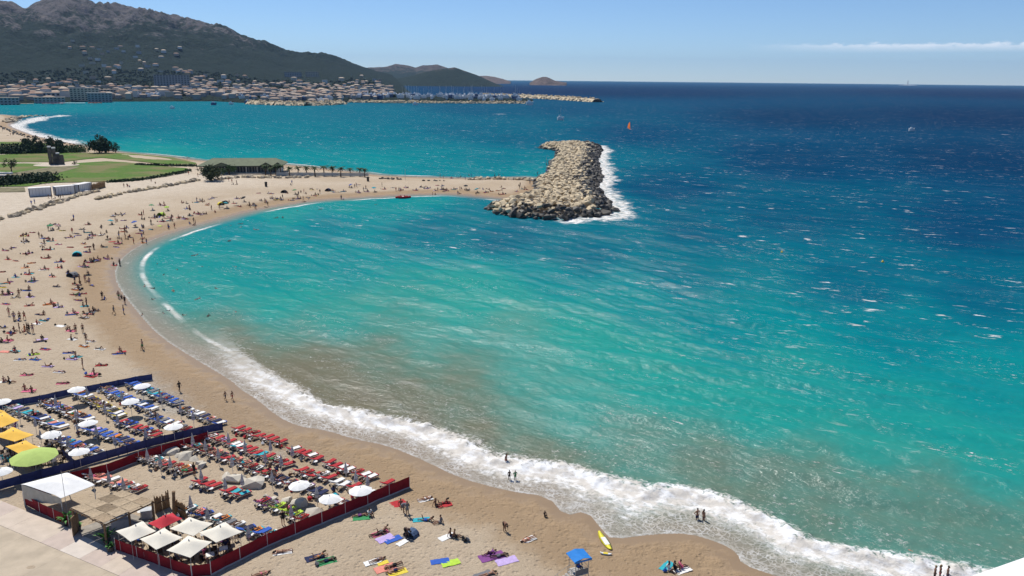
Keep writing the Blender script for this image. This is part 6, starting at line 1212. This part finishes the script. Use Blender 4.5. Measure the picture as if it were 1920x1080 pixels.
# the far crowd: too small to tell apart
def crowd_mesh():
    V, F, MI = [], [], []; off = 0; r = random.Random(4); cache = {}
    def arr(me):
        if me.name not in cache:
            co = np.zeros(len(me.vertices) * 3); me.vertices.foreach_get('co', co); cache[me.name] = (co.reshape(-1, 3), [tuple(p.vertices) for p in me.polygons])
        return cache[me.name]
    for p, rz, ps in crowd:
        c, s = math.cos(rz), math.sin(rz)
        for me, mi in ((BODY[ps], r.choice([0, 0, 1])), (WEAR[ps][r.choice(['trunks', 'bikini', 'shirt'])], r.choice([2, 3, 4, 5, 2])), (WEAR[ps]['short'], 2)):
            co, fs = arr(me); V.append(np.stack([co[:, 0] * c - co[:, 1] * s + p.x, co[:, 0] * s + co[:, 1] * c + p.y, co[:, 2] + p.z], 1)); F += [tuple(i + off for i in f) for f in fs]; MI += [mi] * len(fs); off += len(co)
    me = bpy.data.meshes.new('beach_crowd'); me.from_pydata(np.concatenate(V).tolist(), [], F)
    for m in (SKIN[1], SKIN[2], CLOTH['black'], CLOTH['red'], CLOTH['blue'], CLOTH['white']): me.materials.append(m)
    me.polygons.foreach_set('material_index', MI); me.update(); return me
if crowd: stuff(tag(ob('beach_crowd', crowd_mesh()), 'distant crowd of bathers sitting and lying along the far beach', 'crowd'))
pass  # print('CROWD', len(crowd), 'BODY', {k: len(m.polygons) for k, m in BODY.items()})
# ------------------------------------------------------------------ lifeguard tower, boards, small craft, buoys
def tower():
    p = at_z(1086, 1034, 4.4); b = Vector((p[0], p[1], gz(*p))); root = empty('lifeguard_tower', b, R(24), .8); tag(root, 'lifeguard tower on legs with a bright blue fabric roof', 'lifeguard tower'); roofc = M('roof_blue', (.02, .19, .55), .8, .1, 2, .3, 6); galv = M('galvanised', (.42, .40, .37), .5, .15, 4, metal=.3)
    for sx in (-1, 1):
        for sy in (-1, 1): ob('leg', MB().tube([(sx * 1.15, sy * 1.05, -.2), (sx * .85, sy * .8, 1.9), (sx * .85, sy * .8, 3.95)], .045, 6), galv, root)
    for k in range(6): ob('deck_board', MB().box(-.9, .9, -.85 + k * .285, -.85 + k * .285 + .265, 1.9, 1.97), galv, root)
    for z in (2.35, 2.8):
        for a, c in (((-.85, -.8), (.85, -.8)), ((.85, -.8), (.85, .8)), ((.85, .8), (-.85, .8))): ob('rail', MB().tube([(*a, z), (*c, z)], .025, 5), galv, root)
    ob('front_panel', MB().box(-.8, .8, -.84, -.82, 2.05, 2.7), CLOTH['grey'], root)
    ob('brace', MB().tube([(-1.0, -.93, .9), (.95, -.9, 1.3)], .025, 5), galv, root); ob('brace', MB().tube([(1.0, -.93, .9), (.95, .9, 1.3)], .025, 5), galv, root)
    N = 6; vs = [((i / N - .5) * 2.3, (j / N - .5) * 2.1, 4.0 + .28 * (1 - abs(2 * i / N - 1)) - .05 * math.sin(math.pi * j / N)) for i in range(N + 1) for j in range(N + 1)]; fs = [(i * (N + 1) + j, (i + 1) * (N + 1) + j, (i + 1) * (N + 1) + j + 1, i * (N + 1) + j + 1) for i in range(N) for j in range(N)]
    rf = ob('roof', MB().add(vs, fs).add([(x, y, z - .03) for x, y, z in vs], [tuple(reversed(f)) for f in fs]), roofc, root)
    for s in (-1, 1): ob('valance', MB().box(-1.15, 1.15, s * 1.05 - .015, s * 1.05 + .015, 3.8, 4.02), roofc, rf)
    for k in range(9): ob('ramp_board', MB().box(-.87 - (k + 1) * .36, -.87 - k * .36 - .03, -.45, .45, 1.88 - k * .2, 1.94 - k * .2), galv, root)
    for s in (-.48, .48): ob('ramp_rail', MB().tube([(-.9, s, 2.8), (-4.1, s, 1.1)], .025, 5), galv, root)
    for k in range(3):
        for s in (-.48, .48): ob('ramp_post', MB().tube([(-1.2 - k * 1.3, s, -.2), (-1.2 - k * 1.3, s, 2.65 - k * .69)], .025, 5), galv, root)
    person(b + Vector((0, 0, 1.59)), R(40), 'chair', 'in the lifeguard tower', 'shirt', 'blue', 1); chair(b + Vector((0, 0, 1.58)), R(40), galv, 'grey chair inside the lifeguard tower', None)
tower()
def board(p0, p1, w, mat, label):
    a, b = G(*p0), G(*p1); d = b - a; L = d.length; N = 12; vs = []; c = a.lerp(b, .5)
    for k in range(N + 1):
        t = k / N; ww = w * .5 * min(1, math.sin(math.pi * min(max(t, .02), .985)) ** .45); rk = .12 * (2 * t - 1) ** 4; vs += [(-ww, (t - .5) * L, .06 + rk), (0, (t - .5) * L, .0 + rk), (ww, (t - .5) * L, .06 + rk), (0, (t - .5) * L, .13 + rk)]
    fs = [(k * 4 + j, k * 4 + (j + 1) % 4, k * 4 + 4 + (j + 1) % 4, k * 4 + 4 + j) for k in range(N) for j in range(4)] + [(3, 2, 1, 0), (N * 4, N * 4 + 1, N * 4 + 2, N * 4 + 3)]
    root = empty('rescue_board', c + Vector((0, 0, .02)), math.atan2(-d.x, d.y)); tag(root, label, 'board'); ob('deck', MB().add(vs, fs).mesh('deck', True), mat, root); ob('pad', MB().box(-w * .3, w * .3, -L * .22, L * .18, .125, .14), CLOTH['white'] if L > 2 else CLOTH['yellow'], root); ob('fin', MB().add([(-.01, -L * .44, .02), (.01, -L * .44, .02), (.01, -L * .38, .02), (-.01, -L * .38, .02), (0, -L * .46, -.1)], [(0, 1, 2, 3), (0, 4, 1), (1, 4, 2), (2, 4, 3), (3, 4, 0)]), CLOTH['black'], root)
board((1146, 1032), (1123, 1000), .85, M('board_yellow', (.78, .68, .04), .4, .06, 2, spec=.5), 'long yellow rescue board on wet sand by the lifeguard tower'); board((1125, 1038), (1147, 1041), .5, CLOTH['white'], 'short white paddle board beside the long yellow one')
SAIL = M('sail_orange', (.80, .17, .04), .7, .1, 1); _tr = SAIL.node_tree.nodes.new('ShaderNodeBsdfTranslucent'); _tr.inputs[0].default_value = (.95, .25, .06, 1); _ms = SAIL.node_tree.nodes.new('ShaderNodeMixShader'); _ms.inputs[0].default_value = .6
SAIL.node_tree.links.new(SAIL.node_tree.nodes['Principled BSDF'].outputs[0], _ms.inputs[1]); SAIL.node_tree.links.new(_tr.outputs[0], _ms.inputs[2]); SAIL.node_tree.links.new(_ms.outputs[0], SAIL.node_tree.nodes['Material Output'].inputs[0])
def windsurfer():
    p = at_z(1181, 243); root = empty('windsurfer', (p[0], p[1], .1), .5, 1.55); tag(root, 'windsurf board under an orange sail on the open sea', 'windsurfer'); ob('board', MB().add([(-1.2, 0, .1), (-.9, -.3, .12), (.9, -.28, .12), (1.3, 0, .2), (.9, .28, .12), (-.9, .3, .12), (0, 0, -.02)], [(0, 1, 2, 3, 4, 5), (1, 0, 6), (2, 1, 6), (3, 2, 6), (4, 3, 6), (5, 4, 6), (0, 5, 6)]), CLOTH['white'], root)
    vs = [(.3 - .1 * z, 0, z) for z in np.linspace(.3, 4.6, 8)] + [(.3 - .1 * z - w, .12 * w, z) for z, w in zip(np.linspace(.3, 4.6, 8), (.4, 1.75, 1.85, 1.7, 1.5, 1.2, .8, .3))]; fs = [(i, i + 1, i + 9, i + 8) for i in range(7)]; ob('sail', MB().add(vs, fs), SAIL, root); ob('mast', MB().tube([(.3, 0, .1), (-.16, 0, 4.65)], .04, 6), CLOTH['black'], root); ob('boom', MB().tube([(.15, 0, 1.5), (-1.7, .2, 1.45)], .03, 5), CLOTH['black'], root)
    person(Vector((p[0] - .6, p[1] - .3, .3)), 1.2, 'stand', 'on the windsurf board', 'shirt', 'black', 1, 1.2)
windsurfer()
buoy_me = MB().lathe([(.05, -.3), (.4, -.1), (.48, .2), (.3, .5), (.08, .7), (.05, 1.0)], 10)
bm_ = buoy_me.mesh('buoy')
for px, py in [(1466, 473), (1655, 491)]: p = at_z(px, py); tag(ob('buoy', bm_, M('buoy_yellow', (.75, .5, .03), .5, .08, 3), None, (p[0], p[1], -.05), 0, .7), 'small yellow marker buoy floating off the bay', 'buoy', 'yellow marker buoys')
def inflatable():
    p = at_z(756, 371); root = empty('inflatable_boat', (p[0], p[1], -.05), .3, 1.3); tag(root, 'red inflatable boat with white seat at the water edge of the spit', 'boat'); pts = [(2.2 * math.cos(a), .95 * math.sin(a), .3) for a in np.linspace(0, 2 * math.pi, 17)]; ob('tube', MB().tube(pts, .3, 8, False), CLOTH['red'], root); ob('floor', MB().box(-1.7, 1.7, -.7, .7, .12, .2), CLOTH['grey'], root); ob('seat', MB().box(-.3, .3, -.8, .8, .4, .5), CLOTH['white'], root)
    for x in (-1, .6): person(Vector((p[0] + x, p[1], .25)), 1.0, 'sit', 'in the red inflatable boat', 'trunks', 'red', 1)
inflatable()
# ------------------------------------------------------------------ the ledge of the building the view is taken from
def parapet():
    zt = 44.6; a = Vector((*at_z(1816, 1082, zt), 0)); b = Vector((*at_z(1924, 1044, zt), 0)); e = (b - a).normalized(); n = Vector((e.y, -e.x, 0)); n = n if n.dot(-a) > 0 else -n
    q = [a - e * .2, b + e * 5, b + e * 5 + n * 5, a - e * .2 + n * 3.2]; root = empty('balcony_parapet', q[0]); tag(root, 'white building ledge with bright rounded edge close to the viewer', 'wall'); o = q[0]; ps = [p - o for p in q]; wm = M('white_render', (.82, .81, .79), .8, .03, 2)
    fl = (ps[1] - ps[0]).cross(ps[2] - ps[1]).z > 0
    def slab(z0, z1, name, g):
        c = sum(ps, Vector()) / 4; v = [(c + (p - c) * g) for p in ps]; vs = [(p.x, p.y, z) for z in (z0, z1) for p in v]; f = [(3, 2, 1, 0), (4, 5, 6, 7), (0, 1, 5, 4), (1, 2, 6, 5), (2, 3, 7, 6), (3, 0, 4, 7)]; ob(name, MB().add(vs, f if fl else [tuple(reversed(x)) for x in f]), wm, root)
    slab(zt - .18, zt, 'coping', 1.0); slab(-.5, zt - .18, 'wall', .97)
parapet()
# ------------------------------------------------------------------ sea air
hz = bpy.data.materials.new('sea_haze'); hz.use_nodes = True; hn = hz.node_tree.nodes; hn.remove(hn['Principled BSDF']); pv = hn.new('ShaderNodeVolumePrincipled'); pv.inputs['Color'].default_value = (.42, .66, 1, 1); pv.inputs['Density'].default_value = 2.9e-5; pv.inputs['Anisotropy'].default_value = 0
hz.node_tree.links.new(pv.outputs[0], hn['Material Output'].inputs['Volume'])
stuff(ob('haze', MB().box(-24000, 24000, -24000, 24000, -5, 640), hz))
